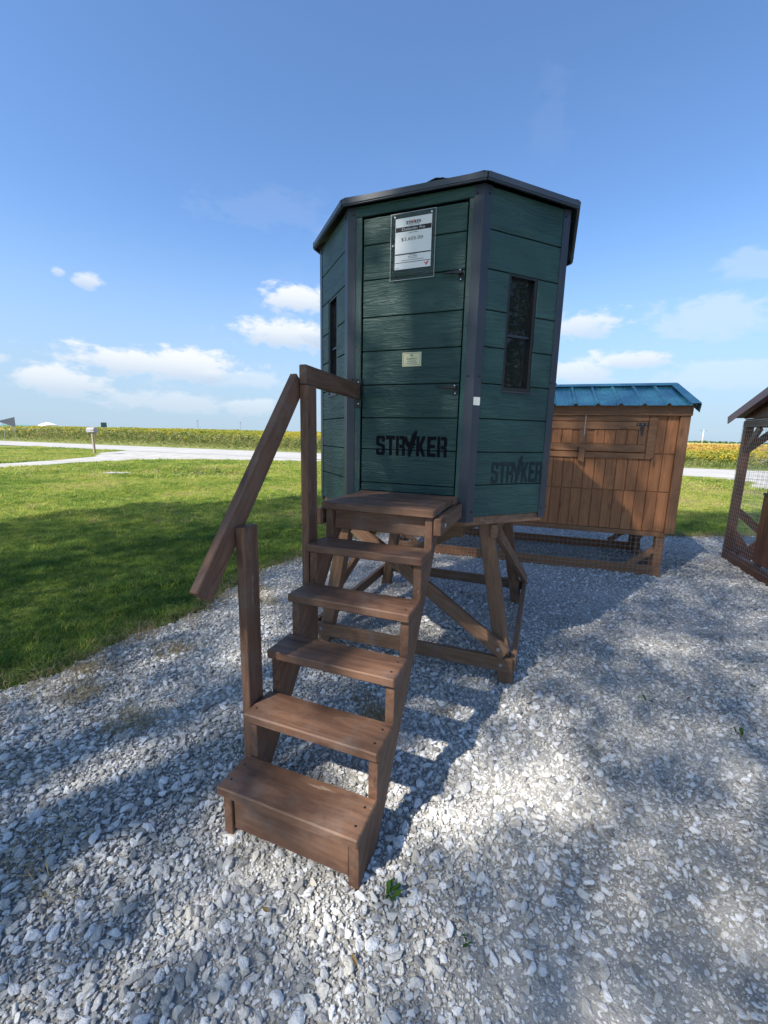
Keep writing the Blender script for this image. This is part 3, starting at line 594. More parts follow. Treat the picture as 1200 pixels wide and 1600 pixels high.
for k in range(8):
    F, Lf = face_frame(k); win = k in (0, 2, 4, 6); e0 = .052; x0, x1 = .004, Lf-.004
    if k == 1:
        wl = prism('wall', [rect(.02, Z0, fa(-.169)-A1-.01, Z1), rect(fa(.514)-A1+.01, Z0, Lf-.02, Z1), rect(fa(-.169)-A1-.01, fz(2.935)+.01, fa(.514)-A1+.01, Z1), rect(fa(-.169)-A1-.01, Z0, fa(.514)-A1+.01, fz(1.17))], .02, F @ Matrix.Translation((0, 0, -.034)), 'inside', blind)
        dl, dr, db, dt = fa(-.169)-A1, fa(.514)-A1, fz(1.168), fz(2.935)
        prism('jamb', [(-.026, -.9), (.026, -.9), (.026, .9), (-.026, .9)] if 0 else rect(-(dl-.004)/2+.02, -(dt-Z0)/2, (dl-.004)/2, (dt-Z0)/2), .012, F @ Matrix.Translation(((dl-.004)/2, (dt+Z0)/2, -.012)), 'jamb', wl, bev=.002)
        prism('jamb', rect(-(Lf-dr-.004)/2, -(dt-Z0)/2, (Lf-dr-.004)/2-.02, (dt-Z0)/2), .012, F @ Matrix.Translation(((Lf+dr+.004)/2, (dt+Z0)/2, -.012)), 'jamb', wl, bev=.002)
        prism('header', rect(-Lf/2+.02, .002, Lf/2-.02, Z1-dt), .014, F @ Matrix.Translation((Lf/2, dt, -.012)), 'siding', wl, bev=.002)
        prism('threshold', rect(-(dr-dl)/2+.003, 0, (dr-dl)/2-.003, db-Z0-.004), .016, F @ Matrix.Translation(((dl+dr)/2, Z0, -.012)), 'siding', wl, bev=.002)
        door = prism('door', rect(dl+.004, db, dr-.004, dt-.006), .018, F @ Matrix.Translation((0, 0, -.042)), 'inside', blind)
        DJ = [db, fz(1.223)]+JO[2:-1]+[dt-.006]
        DJ[-2] = fz(2.768)
        for i in range(len(DJ)-1): plank(door, F, dl+.004, DJ[i]+(GAP if i else 0), dr-.004, DJ[i+1]-GAP, z=-.022)
        Fd = F @ Matrix.Translation((-A1, 0, -.010))
        for hz in (2.53, 1.858):
            ha = fa(.487); z_ = fz(hz)
            hd = prism('handle', [(ha+.014*math.cos(i*math.pi/8), z_-.008+.030*math.sin(i*math.pi/8)) for i in range(16)], .006, Fd, 'black_metal', door, bev=.001)
            prism('lever', [(fa(.372), z_+.003), (fa(.372), z_+.010), (ha-.02, z_+.014), (ha+.008, z_+.017), (ha+.01, z_-.006), (ha-.02, z_-.004)], .009, Fd @ Matrix.Translation((0, 0, .02)), 'black_metal', hd, bev=.002)
            cyl('spindle', Fd @ Vector((ha, z_+.004, .004)), Fd @ Vector((ha, z_+.004, .031)), .009, .008, 'black_metal', hd)
            for dz in (.012, -.028): cyl('screw', Fd @ Vector((ha, z_+dz, .005)), Fd @ Vector((ha, z_+dz, .009 if dz < 0 else .034)), .004, .003, 'bright_screw', hd, 8)
        wm = prism('lettering_backing', rect(fa(-.06), fz(1.30), fa(-.059), fz(1.301)), .0003, Fd, 'decal', door)
        wm.name = 'painted_logo'; ROOTM['painted_logo'] = ROOTM.get('lettering_backing', Matrix.Identity(4)) @ Matrix.Identity(4)
        wordmark(fa(-.053), fz(1.418), fa(.449), fz(1.552), Fd, 'decal', 'decal', wm)
        continue
    wl = None
    y0, y1, w0, w1 = fz(1.855), fz(2.567), .222*KS, .457*KS
    if k == 0: w0, w1 = Lf-.457*KS, Lf-.245*KS
    bk = [rect(.02, Z0, Lf-.02, y0), rect(.02, y1, Lf-.02, Z1), rect(.02, y0, w0, y1), rect(w1, y0, Lf-.02, y1)] if win else [rect(.02, Z0, Lf-.02, Z1)]
    wl = prism('wall', bk, .02, F @ Matrix.Translation((0, 0, -.034)), 'inside', blind)
    for i in range(9):
        a, b = JO[i]+(GAP if i else 0), JO[i+1]-GAP
        if win and a < y1-.02 and b > y0+.02:
            if a < y0: plank(wl, F, x0, a, x1, b, notch=(w0, w1, y0))
            else:
                plank(wl, F, x0, a, w0, b); plank(wl, F, w1, a, x1, b)
        else: plank(wl, F, x0, a, x1, b)
    if win: build_window(F, w0, w1, y0, y1)
    if k == 2:
        wm = prism('painted_logo', rect(.10, fz(1.2), .1005, fz(1.2)+.0005), .0003, F, 'decal_faded', wl)
        wordmark(.180*KS, fz(1.252), .622*KS, fz(1.393), F, 'decal_faded', 'decal_faded', wm)
for k in range(8):                                     # folded metal corner trim
    c = Vector(C[k]); p_ = Vector(C[k-1]); n_ = Vector(C[(k+1) % 8]); dp, dn_ = (p_-c).normalized(), (n_-c).normalized()
    op, on = Vector((-dp.y, dp.x)), Vector((dn_.y, -dn_.x))
    cen = Vector(CEN)
    if op.dot(c-cen) < 0: op = -op
    if on.dot(c-cen) < 0: on = -on
    fw, th = .050, .003; mid = (op+on).normalized(); s_ = 1/math.cos(math.pi/8)
    poly = [c+dp*fw+op*.0008, c+dp*fw+op*th, c+mid*th*s_, c+dn_*fw+on*th, c+dn_*fw+on*.0008, c+mid*.0008*s_]
    tr = prism('corner_trim', [(v.x, v.y) for v in poly], Z1-Z0+.03, Matrix.Translation((0, 0, Z0-.03)), 'slate_metal', blind)
    if k in (0, 1, 2, 3):
        for z in (1.065, 1.93, 2.955):
            for dd, oo in ((dp, op), (dn_, on)):
                q = c+dd*.034+oo*th; cyl('screw', (q.x, q.y, fz(z)), (q.x+oo.x*.005, q.y+oo.y*.005, fz(z)), .0062, .005, 'black_metal', tr, 8)
    if k == 2:
        F, _ = face_frame(2); prism('sticker', rect(.003, fz(1.753), .047, fz(1.803)), .001, F @ Matrix.Translation((0, 0, .0034)), 'sticker', tr)
prism('floor', [(Vector(CEN)+(Vector(c)-Vector(CEN))*.985)[:] for c in C], .05, Matrix.Translation((0, 0, Z0-.053)), 'stain_stand', blind)
# roof
def octo(g): return [tuple(Vector(CEN)+(Vector(c)-Vector(CEN))*g) for c in C]
EZ = fz(3.025); OV = octo(1.052); apex = (CEN[0]-.05, CEN[1]-.06, 3.28)
roof = prism('roof', octo(.1), .02, Matrix.Translation((apex[0]-CEN[0], apex[1]-CEN[1], apex[2]-.02)), 'slate_roof', blind)
for k in range(8):
    a, b = Vector((*OV[k], EZ)), Vector((*OV[(k+1) % 8], EZ)); ap = Vector(apex); nn = (b-a).cross(ap-a).normalized()
    me = bpy.data.meshes.new('roof_panel'); t_ = nn*.012; ce = (a+b+ap)/3
    vs = [ce+(v-ce)*.997 for v in (a, b, ap)]; vs = [v-ce for v in vs]+[v-ce-t_ for v in vs]
    me.from_pydata([tuple(v) for v in vs], [], [(0, 1, 2), (5, 4, 3), (0, 3, 4, 1), (1, 4, 5, 2), (2, 5, 3, 0)]); mob('roof_panel', me, 'slate_roof', roof, Matrix.Translation(ce))
    board('hip_cap', a+Vector((0, 0, .006)), ap+Vector((0, 0, .008)), .05, .006, (0, 0, 1), 'slate_metal', roof, .002)
    F = frame(a, b-a, (0, 0, 1)); L = (b-a).length
    fx = prism('fascia', [(.002, -.020), (L-.002, -.020), (L-.002, .008), (.002, .008)], .006, F, 'slate_fascia', roof)
    prism('drip_edge', rect(.004, -.027, L-.004, -.021), .012, F @ Matrix.Translation((0, 0, -.010)), 'slate_fascia', roof)
cp_ = cyl('roof_cap', (apex[0], apex[1], apex[2]-.01), (apex[0], apex[1], apex[2]+.008), .11, .04, 'slate_metal', roof, 8)

# price sheet in its clear holder
Fw = Matrix.Translation((SX, SY, 0)) @ Matrix.Rotation(TH, 4, 'Z')
def door_thing(name, a0, z0, a1, z1, proud, label, cat):
    loc = Fw @ Vector(((a0+a1)/2, FB-proud, z0)); return root(name, loc, TH, label, cat)
FD = FB+.010
a0, a1, z0, z1 = fa(.028), fa(.316), fz(2.534), fz(2.917)
ps = root('price_sign', Fw @ Vector(((a0+a1)/2, FD, z0)), TH, 'white price sheet reading $3,605.00 in a clear holder on the green door', 'sign')
Fp = frame((0, 0, 0), (1, 0, 0), (0, 0, 1)); Wd, Hd = a1-a0, z1-z0
prism('holder', rect(-Wd/2, 0, Wd/2, Hd), .003, Fp @ Matrix.Translation((0, 0, .006)), 'acrylic', ps)
prism('holder_edge', [rect(-Wd/2-.002, -.002, Wd/2+.002, .0), rect(-Wd/2-.002, 0, -Wd/2, Hd), rect(Wd/2, 0, Wd/2+.002, Hd), rect(-Wd/2-.002, Hd, Wd/2+.002, Hd+.002)], .003, Fp @ Matrix.Translation((0, 0, .006)), 'galv', ps)
PW, PH = .236*KS, .294*KS; py0 = fz(2.594)-z0; pcx = fa(.176)-(a0+a1)/2
for x, y in ((-Wd/2+.022, Hd-.016), (Wd/2-.022, Hd-.016), (-Wd/2+.012, Hd*.53)): cyl('screw', Fp @ Vector((x, y, .005)), Fp @ Vector((x, y, .012)), .006, .005, 'bright_screw', ps, 8)
pap = prism('paper', rect(pcx-PW/2, py0, pcx+PW/2, py0+PH), .001, Fp @ Matrix.Translation((0, 0, .0095)), 'paper', ps)
Fi = Fp @ Matrix.Translation((pcx-PW/2, py0, .0107))
def bar(x0, y0, x1, y1, mat='ink', nm='print_bar'): return prism(nm, rect(x0*PW, y0*PH, x1*PW, y1*PH), .0003, Fi, mat, pap)
bar(.01, .735, .99, .825)
bar(.01, .285, .99, .308); bar(.01, .125, .99, .136)
text('lettering', 'Outlander Pro', .18*PW, .757*PH, .82*PW, .808*PH, Fi, 'paper', pap, .0007)
text('lettering', '$3,605.00', .17*PW, .545*PH, .77*PW, .62*PH, Fi, 'ink', pap)
text('lettering', 'HUNTING BLINDS', .36*PW, .845*PH, .66*PW, .86*PH, Fi, 'ink', pap)
for y, w in ((.70, .25), (.265, .2), (.235, .26), (.205, .26), (.165, .62)): bar(.5-w/2, y, .5+w/2, y+.011, 'sign_back')
bar(.02, .02, .12, .03, 'sign_back')
wordmark(.30*PW, .87*PH, .70*PW, .93*PH, Fi, 'ink', 'red_ink', pap, .0004)
prism('emblem', [((.82+.018*x)*PW, (.035+.0078*y)*PH) for x, y in LET['bird'][0]], .0004, Fi, 'red_ink', pap, z0=.0002)
# maker's plate
a0, a1, z0, z1 = fa(.124), fa(.253), fz(2.003), fz(2.091)
mp = root('nameplate', Fw @ Vector(((a0+a1)/2, FD, z0)), TH, "small brass-coloured nameplate reading Outdoors on the green door", 'nameplate')
Wd, Hd = a1-a0, z1-z0
pl_ = prism('plate', rect(-Wd/2, 0, Wd/2, Hd), .0015, Fp @ Matrix.Translation((0, 0, .0006)), 'brass_plate', mp)
Fi = Fp @ Matrix.Translation((-Wd/2, 0, .0022))
text('lettering', 'J&L', .40*Wd, .68*Hd, .60*Wd, .86*Hd, Fi, 'ink', pl_); text('lettering', 'Outdoors', .22*Wd, .48*Hd, .78*Wd, .64*Hd, Fi, 'ink', pl_)
for y, w in ((.34, .46), (.2, .62)): prism('print_bar', rect((.5-w/2)*Wd, y*Hd, (.5+w/2)*Wd, (y+.055)*Hd), .0003, Fi, 'sign_back', pl_)
prism('border', [rect(.06*Wd, .09*Hd, .94*Wd, .11*Hd), rect(.06*Wd, .91*Hd, .94*Wd, .93*Hd), rect(.06*Wd, .11*Hd, .075*Wd, .91*Hd), rect(.925*Wd, .11*Hd, .94*Wd, .91*Hd)], .0003, Fi, 'ink', pl_)

# ------------------------------------------------------------------ stand
stand = root('blind_stand', (SX, SY, 0), TH, 'brown timber stand with splayed braced legs under the green blind', 'stand')
ZT = Z0-.056
LB = {'FL': (-.40, 1.575), 'FR': (.945, 1.555), 'BL': (-.43, 2.975), 'BR': (.91, 2.985)}; LT = {'FL': (-.215, 1.60), 'FR': (.742, 1.60), 'BL': (-.215, 2.78), 'BR': (.742, 2.78)}
for k in LB:
    p0, p1 = Vector((*LB[k], -.02)), Vector((*LT[k], ZT-.004)); board('leg', p0, p1, .089, .089, (0, 1, 0), 'stain_stand', stand, .004)
def bolt(p, d, par): p = Vector(p); d = Vector(d); cyl('bolt', p, p+d*.007, .013, .011, 'galv', par, 10)
fr = board('rail', (-.43, 1.503, .133), (.975, 1.483, .152), .092, .036, (0, 1, 0), 'stain_stand', stand); bolt((-.385, 1.485, .140), (0, -1, 0), fr); bolt((.905, 1.466, .150), (0, -1, 0), fr)
br = board('brace', (-.13, 1.508, .93), (.93, 1.462, .232), .089, .036, (0, 1, 0), 'stain_stand', stand); bolt((.885, 1.446, .262), (0, -1, 0), br)
board('rail', (.975, 1.50, .150), (.965, 3.05, .150), .092, .036, (1, 0, 0), 'stain_stand', stand)
board('rail', (-.46, 1.53, .135), (-.475, 3.05, .140), .092, .036, (1, 0, 0), 'stain_stand', stand)
board('rail', (-.44, 3.045, .16), (.955, 3.045, .16), .092, .036, (0, 1, 0), 'stain_stand', stand)
board('brace', (.815, 1.66, .95), (.972, 2.95, .25), .089, .036, (1, 0, .15), 'stain_stand', stand)
board('brace', (-.285, 2.72, .95), (-.455, 1.66, .22), .089, .036, (1, 0, -.15), 'stain_stand', stand)
board('brace', (.70, 2.85, .90), (-.36, 2.925, .26), .089, .036, (0, 1, 0), 'stain_stand', stand)
bb('beam', (-.44, 1.49, ZT-.095), (.62, 1.528, ZT-.002), 'stain_stand', stand); bb('beam', (-.44, 2.86, ZT-.095), (.97, 2.898, ZT-.002), 'stain_stand', stand)
for a in (-.30, .264, .80): bb('joist', (a-.019, 1.532, ZT-.09), (a+.019, 2.856, ZT-.003), 'stain_stand', stand)

# ------------------------------------------------------------------ stairs
st = root('staircase', (SX, SY, 0), TH, 'brown open-riser wooden stairs with one handrail leading up to the blind door', 'stairs')
RUN, RISE, R1, TW, TT = .1647, .1979, .2283, .5902, .038
tz = [R1+i*RISE for i in range(6)]; tz[5] = 1.2093
def stringer(a):
    p = [(.022, -.02), (.022, tz[0]-TT-.001)]
    for i in range(1, 6): p += [(i*RUN+.02, tz[i-1]-TT-.001), (i*RUN+.02, tz[i]-TT-.001)]
    p += [(1.05, tz[5]-TT-.001), (.955, tz[5]-TT-.12), (.175, -.02)]
    cx, cy = .5, .55; ang = math.atan2(RISE, RUN); Rm = Matrix.Rotation(-ang, 2)
    pts = [tuple(Rm @ Vector((x-cx, y-cy))) for x, y in p]
    X = Vector((0, math.cos(ang), math.sin(ang))); Yv = Vector((0, -math.sin(ang), math.cos(ang)))
    prism('stringer', pts, .038, frame((a, cx, cy), X, Yv), 'stain', st, bev=.0025)
stringer(.012); stringer(TW-.042)
for i in range(5):
    b = i*RUN; o = bb('tread', (0, b, tz[i]-TT), (TW, b+.178, tz[i]), 'stain', st, 0, .005)
    for a in (.03, TW-.03):
        for q in (.05, .13): cyl('screw', (a, b+q, tz[i]-.002), (a, b+q, tz[i]+.0008), .0055, .005, 'black_metal', o, 8)
bb('riser', (.055, .030, .035), (TW-.046, .062, tz[0]-TT-.002), 'stain', st)
b = 5*RUN
for w0, w1 in ((0, .136), (.142, .278), (.284, .42), (.426, .528)): bb('platform_board', (0 if w0 else -.004, b+w0, tz[5]-TT), (TW+(.004 if not w0 else .012 if w0 > .4 else 0), b+w1, tz[5]), 'stain', st, 0, .004)
bb('apron', (.052, b+.045, tz[5]-TT-.105), (TW-.044, b+.083, tz[5]-TT-.003), 'stain', st)
sb = bb('side_beam', (TW+.002, b+.012, tz[5]-TT-.085), (TW+.040, b+.53, tz[5]-TT-.002), 'stain', st); bolt((TW+.040, b+.09, tz[5]-TT-.045), (1, 0, 0), sb)
bb('side_beam', (-.042, b+.012, tz[5]-TT-.085), (-.004, b+.53, tz[5]-TT-.002), 'stain', st)
# handrail
hr = bb('handrail_post', (-.044, .215, -.02), (-.004, .305, 1.187), 'stain', st); bb('handrail_post', (-.044, .695, .42), (-.004, .785, 1.778), 'stain', st)
s0, s1 = Vector((-.066, .045, .957)), Vector((-.066, .715, 1.800)); board('sloped_rail', s0, s1, .092, .038, (1, 0, 0), 'stain', st, .004)
tr = board('top_rail', (-.024, .69, 1.824), (-.052, FB-.012, 1.815), .089, .038, (1, 0, 0), 'stain', st, .004)
pb = bb('wall_bracket', (-.070, FB-.008, fz(1.742)), (fa(-.163), FB-.003, fz(1.932)), 'black_metal', tr, 2, .001)
for z in (1.765, 1.91): cyl('screw', (-.045, FB-.008, fz(z)), (-.045, FB-.012, fz(z)), .005, .004, 'bright_screw', tr, 8)

# ================================================================== NEAR COOP (green metal roof)
CR = Vector((3.214, 4.691)); crz = math.atan2(-.311, .950)
coop = root('chicken_coop', (CR.x, CR.y, 0), crz, 'raised brown plank chicken coop with a green metal roof behind the blind', 'chicken coop')
SL, D = -3.25, 1.28                                        # left end, depth; local x to the right, y away from the camera
BZ, TZ, RZg = .535, 1.842, 2.19
def cb(name, lo, hi, mat='coop_trim', par=None, long=None, bev=.003): return bb(name, lo, hi, mat, par or coop, long, bev)
for y0 in (0, D-.04):
    cb('sill_rail', (SL, y0, -.01), (0, y0+.04, .12)); cb('belt_rail', (SL-.02, y0-.012 if y0 == 0 else y0, .478), (.012, y0+.04, BZ-.002))
for x0 in (SL, -.04):
    cb('sill_rail', (x0, .042, -.01), (x0+.04, D-.042, .12)); cb('belt_rail', (x0, .042, .478), (x0+.04, D-.042, BZ-.002))
for x0, x1 in ((SL, SL+.09), (-.09, -.001)):
    for y0 in (.0415, D-.085): cb('post', (x0, y0, .121), (x1, y0+.043, .477))
cb('post', (-.09, .001, .121), (-.002, .040, .477)); cb('post', (SL+.002, .001, .121), (SL+.09, .040, .477))
for y0 in (.02, D-.02):
    for sx_, xa in ((1, SL+.10), (-1, -.10)):
        board('corner_brace', (xa+sx_*.24, y0, .115), (xa-sx_*.01, y0, .32), .07, .034, (0, 1, 0), 'coop_trim', coop)
board('corner_brace', (-.02, .34, .115), (-.02, .10, .32), .07, .034, (1, 0, 0), 'coop_trim', coop); board('corner_brace', (-.02, D-.34, .12), (-.02, D-.10, .44), .07, .034, (1, 0, 0), 'coop_trim', coop)
board('corner_brace', (-.02, D*.5, .46), (-.02, D-.12, .16), .07, .034, (1, 0, 0), 'coop_trim', coop)
seg = []
for i in range(int(-SL/.052)+1): x = SL+i*.052; seg.append(((x, -.006, .03), (x, -.006, .50)))
for j in range(10): z = .03+j*.052; seg.append(((SL, -.009, z), (0, -.009, z)))
for i in range(int(D/.052)+1): seg.append(((.006, i*.052, .03), (.006, i*.052, .50)))
for j in range(10): z = .03+j*.052; seg.append(((.009, 0, z), (.009, D, z)))
wires('wire_mesh', seg, .0013, 'wire', coop)
# body: plank siding
wallp = cb('front_wall', (SL, .008, BZ), (.02, .02, TZ), 'coop_wood', coop, 0)
bw = .1125; x = .0
rows = [(BZ+.002, .985), (.993, 1.412), (1.419, TZ)]
xs_ = [-.022-bw*i for i in range(int((-SL)/bw)+1)]; xs_.append(SL+.06)
for i in range(len(xs_)-1):
    for z0, z1 in rows:
        l, r = xs_[i+1]+.0025, xs_[i]-.0025
        if r-l > .01: cb('siding_board', (l, -.006, z0), (r, .007, z1), 'coop_wood', wallp, 2, .0035)
cb('back_wall', (SL, D-.02, BZ), (.02, D-.005, TZ), 'coop_wood'); cb('end_wall', (.021, .021, BZ), (.035, D-.021, TZ), 'coop_wood'); cb('end_wall', (SL-.014, .021, BZ), (SL-.002, D-.021, TZ), 'coop_wood'); cb('floor', (SL+.01, .022, BZ+.002), (.018, D-.022, BZ+.02), 'coop_wood')
cb('corner_board', (-.022, -.032, BZ-.012), (.074, -.008, TZ-.0125)); cb('corner_board', (.05, -.006, BZ-.012), (.074, .09, TZ-.0125)); cb('corner_board', (SL-.07, -.032, BZ-.012), (SL+.026, -.008, TZ-.0125)); cb('corner_board', (.05, D-.09, BZ-.012), (.074, D+.02, TZ-.0125))
cb('fascia', (SL-.08, -.050, TZ-.012), (.082, -.012, TZ+.112))
for xg in (.036, SL-.018): prism('gable', [(.0, TZ+.002), (D, TZ+.002), (D, TZ+.12), (D/2, RZg), (.0, TZ+.12)], .014, frame((xg, 0, 0), (0, 1, 0), (0, 0, 1)), 'coop_wood', coop)
# hatch in the front wall
hx = -1.60; hr_ = -.318
cb('hatch_trim', (hx, -.026, 1.768), (hr_+.004, -.0075, 1.832), 'coop_trim', wallp)
cb('hatch_trim', (hx, -.026, 1.352), (hr_+.004, -.0075, 1.418), 'coop_trim', wallp)
prism('hatch_trim', [(hr_+.008, 1.352), (hr_+.06, 1.352), (hr_+.092, 1.385), (hr_+.092, 1.80), (hr_+.062, 1.832), (hr_+.008, 1.832)], .019, frame((0, -.0075, 0), (1, 0, 0), (0, 0, 1)), 'coop_trim', wallp, bev=.003)
hatch = cb('hatch', (hx+.02, -.012, 1.424), (hr_-.004, -.0075, 1.764), 'coop_wood', coop, 0)
for z0, z1 in ((1.676, 1.762), (1.428, 1.512)): cb('hatch_rail', (hx+.02, -.034, z0), (hr_-.006, -.013, z1), 'coop_trim', hatch)
cb('hatch_stile', (hr_-.085, -.034, 1.514), (hr_-.006, -.013, 1.674), 'coop_trim', hatch)
cb('hatch_stile', (-1.01, -.034, 1.514), (-.935, -.013, 1.674), 'coop_trim', hatch)
xx = hr_-.088
while xx > -1.55:
    l = max(xx-bw+.004, -1.56)
    if not (l < -.94 and xx > -1.005): cb('siding_board', (l, -.024, 1.514), (xx-.002, -.013, 1.674), 'coop_wood', hatch, 2, .003)
    xx -= bw
hinge = cb('hinge', (hr_-.115, -.040, 1.722), (hr_+.004, -.0345, 1.752), 'black_metal', hatch, 0, .001)
prism('strap', [(hr_-.08, 1.715), (hr_-.035, 1.715), (hr_-.045, 1.62), (hr_-.053, 1.60), (hr_-.062, 1.62)], .005, frame((0, -.0345, 0), (1, 0, 0), (0, 0, 1)), 'black_metal', hinge)
for dx in (-.1, -.06, -.02): cyl('screw', (hr_+dx, -.040, 1.737), (hr_+dx, -.043, 1.737), .005, .004, 'galv', hinge, 8)
prism('turn_latch', [(-1.0, 1.315), (-.935, 1.295), (-.93, 1.46), (-1.0, 1.475)], .022, frame((0, -.036, 0), (1, 0, 0), (0, 0, 1)), 'coop_trim', hatch, bev=.003)
for i in range(13): z = 1.83-i*.0175; board('chain_link', (-.958+(.002 if i % 2 else -.002), -.046, z), (-.958, -.046, z-.019), .008 if i % 2 else .004, .004, (0, 1, 0), 'galv', hatch, .001)
cyl('hook', (-.958, -.05, 1.845), (-.958, -.05, 1.825), .004, .004, 'galv', hatch, 8)
# metal roof: two slopes, rolled ribs, ridge and rake caps
RZ, EZc, YE, YR = 2.225, TZ+.092, -.125, D/2
roofc = cb('roof', (SL-.06, YR-.02, RZ-.045), (.06, YR+.02, RZ-.01), 'green_roof')
for sgn in (1, -1):
    ye = YE if sgn == 1 else D-YE; e0 = Vector((0, ye, EZc)); e1 = Vector((0, YR-sgn*.005, RZ)); L = (e1-e0).length; up = (e1-e0)/L; nn = Vector((1, 0, 0)).cross(up) if sgn == 1 else up.cross(Vector((1, 0, 0))); 
    if nn.z < 0: nn = -nn
    xx = .085; pitch = .229
    while xx > SL-.08:
        l = max(xx-pitch, SL-.08); prof = [(l, 0), (xx-.045, 0), (xx-.032, .019), (xx-.014, .019), (xx, 0)]
        q = [(l+.0, 0), (l+.06, 0), (l+.066, .004), (l+.072, 0), (l+.125, 0), (l+.131, .004), (l+.137, 0), (xx-.050, 0), (xx-.036, .021), (xx-.016, .021), (xx-.002, 0)] if xx-l > .2 else [(l, 0), (xx-.05, 0), (xx-.036, .021), (xx-.016, .021), (xx-.002, 0)]
        vs = [e0+Vector((a, 0, 0))+nn*b for a, b in q]; vs += [v+up*L for v in vs]; n_ = len(q)
        ce = e0+Vector(((l+xx)/2, 0, 0)); me = bpy.data.meshes.new('roof_panel'); me.from_pydata([tuple(v-ce) for v in vs], [], [(i, i+1, n_+i+1, n_+i) for i in range(n_-1)])
        o = mob('roof_panel', me, 'green_roof', roofc, Matrix.Translation(ce))
        sm = o.modifiers.new('thick', 'SOLIDIFY'); sm.thickness = .0025
        q0 = e0+Vector((xx-.065, 0, 0))+up*.05; cyl('screw', q0, q0+nn*.008, .007, .006, 'green_roof', o, 8)
        xx -= pitch
    board('ridge_cap', e1-up*.045+nn*.026+Vector((SL-.085, 0, 0)), e1-up*.045+nn*.026+Vector((.075, 0, 0)), .11, .003, nn, 'green_roof', roofc, 0)
    board('rake_trim', e0+nn*.024+Vector((.075, 0, 0)), e1+nn*.024+Vector((.045, 0, 0)), .09, .003, nn, 'green_roof', roofc, 0)
    board('rake_flange', e0+Vector((.118, 0, -.03)), e1+Vector((.09, 0, -.03)), .09, .003, (1, 0, 0), 'green_roof', roofc, 0)

# ================================================================== SECOND COOP (dark red roof, cut by the right edge)
AQ = Vector((4.641, 5.579)); crz2 = math.atan2(-.331, .944)      # local x along the far long wall to the right, local -y toward the camera
c2 = root('chicken_run', (AQ.x, AQ.y, 0), crz2, 'dark red-brown wire-sided chicken run with a maroon metal roof at the right edge', 'chicken run')
WG, LG = 1.75, 2.6
def rb(name, lo, hi, par=None, long=None, mat='coop_red'): return bb(name, lo, hi, mat, par or c2, long)
rb('sill_rail', (0, -WG, 0.0), (.04, .03, .15)); rb('sill_rail', (.042, -.01, 0.0), (LG, .03, .15)); rb('sill_rail', (.042, -WG, 0), (LG, -WG+.04, .15)); rb('sill_rail', (LG-.04, -WG+.042, 0), (LG, -.012, .15))
rb('top_plate', (0, -WG, 1.755), (.04, .03, 1.84)); rb('top_plate', (.042, -.01, 1.755), (LG, .03, 1.84)); rb('top_plate', (.042, -WG, 1.755), (LG, -WG+.04, 1.84)); rb('top_plate', (LG-.04, -WG+.042, 1.755), (LG, -.012, 1.84))
for x0, y0 in ((0, -.06), (0, -WG), (LG-.09, -.06), (LG-.09, -WG), (1.28, -.06)): rb('post', (x0+.002, y0+.002, .151), (x0+.088, y0+.088, 1.754))
rb('post', (.002, -.93, .151), (.04, -.842, 1.754))
board('knee_brace', (.045, -.02, 1.45), (.045, -.33, 1.75), .088, .036, (1, 0, 0), 'coop_red', c2); board('knee_brace', (.045, -.04, .42), (.045, -.30, .16), .088, .036, (1, 0, 0), 'coop_red', c2)
board('knee_brace', (.05, .0, 1.45), (.36, .0, 1.75), .088, .036, (0, 1, 0), 'coop_red', c2)
board('knee_brace', (.09, .0, .66), (.52, .0, .27), .088, .036, (0, 1, 0), 'coop_red', c2); board('knee_brace', (.06, .0, .40), (.26, .0, .13), .075, .036, (0, 1, 0), 'coop_red', c2); board('knee_brace', (.26, .0, .12), (.44, .0, .36), .075, .036, (0, 1, 0), 'coop_red', c2)
seg = []
for i in range(int(WG/.05)+1): seg.append(((-.006, -i*.05+.02, .10), (-.006, -i*.05+.02, 1.82)))
for j in range(36): seg.append(((-.009, .03, .10+j*.049), (-.009, -WG, .10+j*.049)))
for i in range(int(LG/.05)+1): seg.append(((i*.05, .034, .10), (i*.05, .034, 1.82)))
for j in range(36): seg.append(((0, .037, .10+j*.049), (LG, .037, .10+j*.049)))
wires('wire_mesh', seg, .0013, 'wire', c2)
dp_ = rb('panel', (-.016, -1.60, .19), (-.010, -.86, 1.0), c2, 1)
for i in range(7): rb('panel_board', (-.028, -.862-.1045*i-.1015, .195), (-.0165, -.862-.1045*i, .975), dp_, 2)
rb('panel_cap', (-.036, -1.60, .977), (.0, -.855, 1.003), dp_, 1, 'black_metal')
gslope = .30
gw = rb('gable', (.0, -WG+.02, 1.842), (.012, .0, 1.86), c2, 1)
for i in range(17):
    y1 = -.0-i*.1035; y0 = y1-.099; f = lambda y: 1.862+gslope*min(-y+.03, WG+y+.03)+.02
    if y0 < -WG: break
    prism('gable_board', [(-y1, 1.863), (-y0, 1.863), (-y0, f(y0)), (-y1, f(y1))], .012, frame((-.002, 0, 0), (0, -1, 0), (0, 0, 1)), 'coop_red', gw)
rf2 = rb('roof', (-.10, -WG/2-.02, 2.17), (LG+.1, -WG/2+.02, 2.20), c2, 0, 'red_roof')
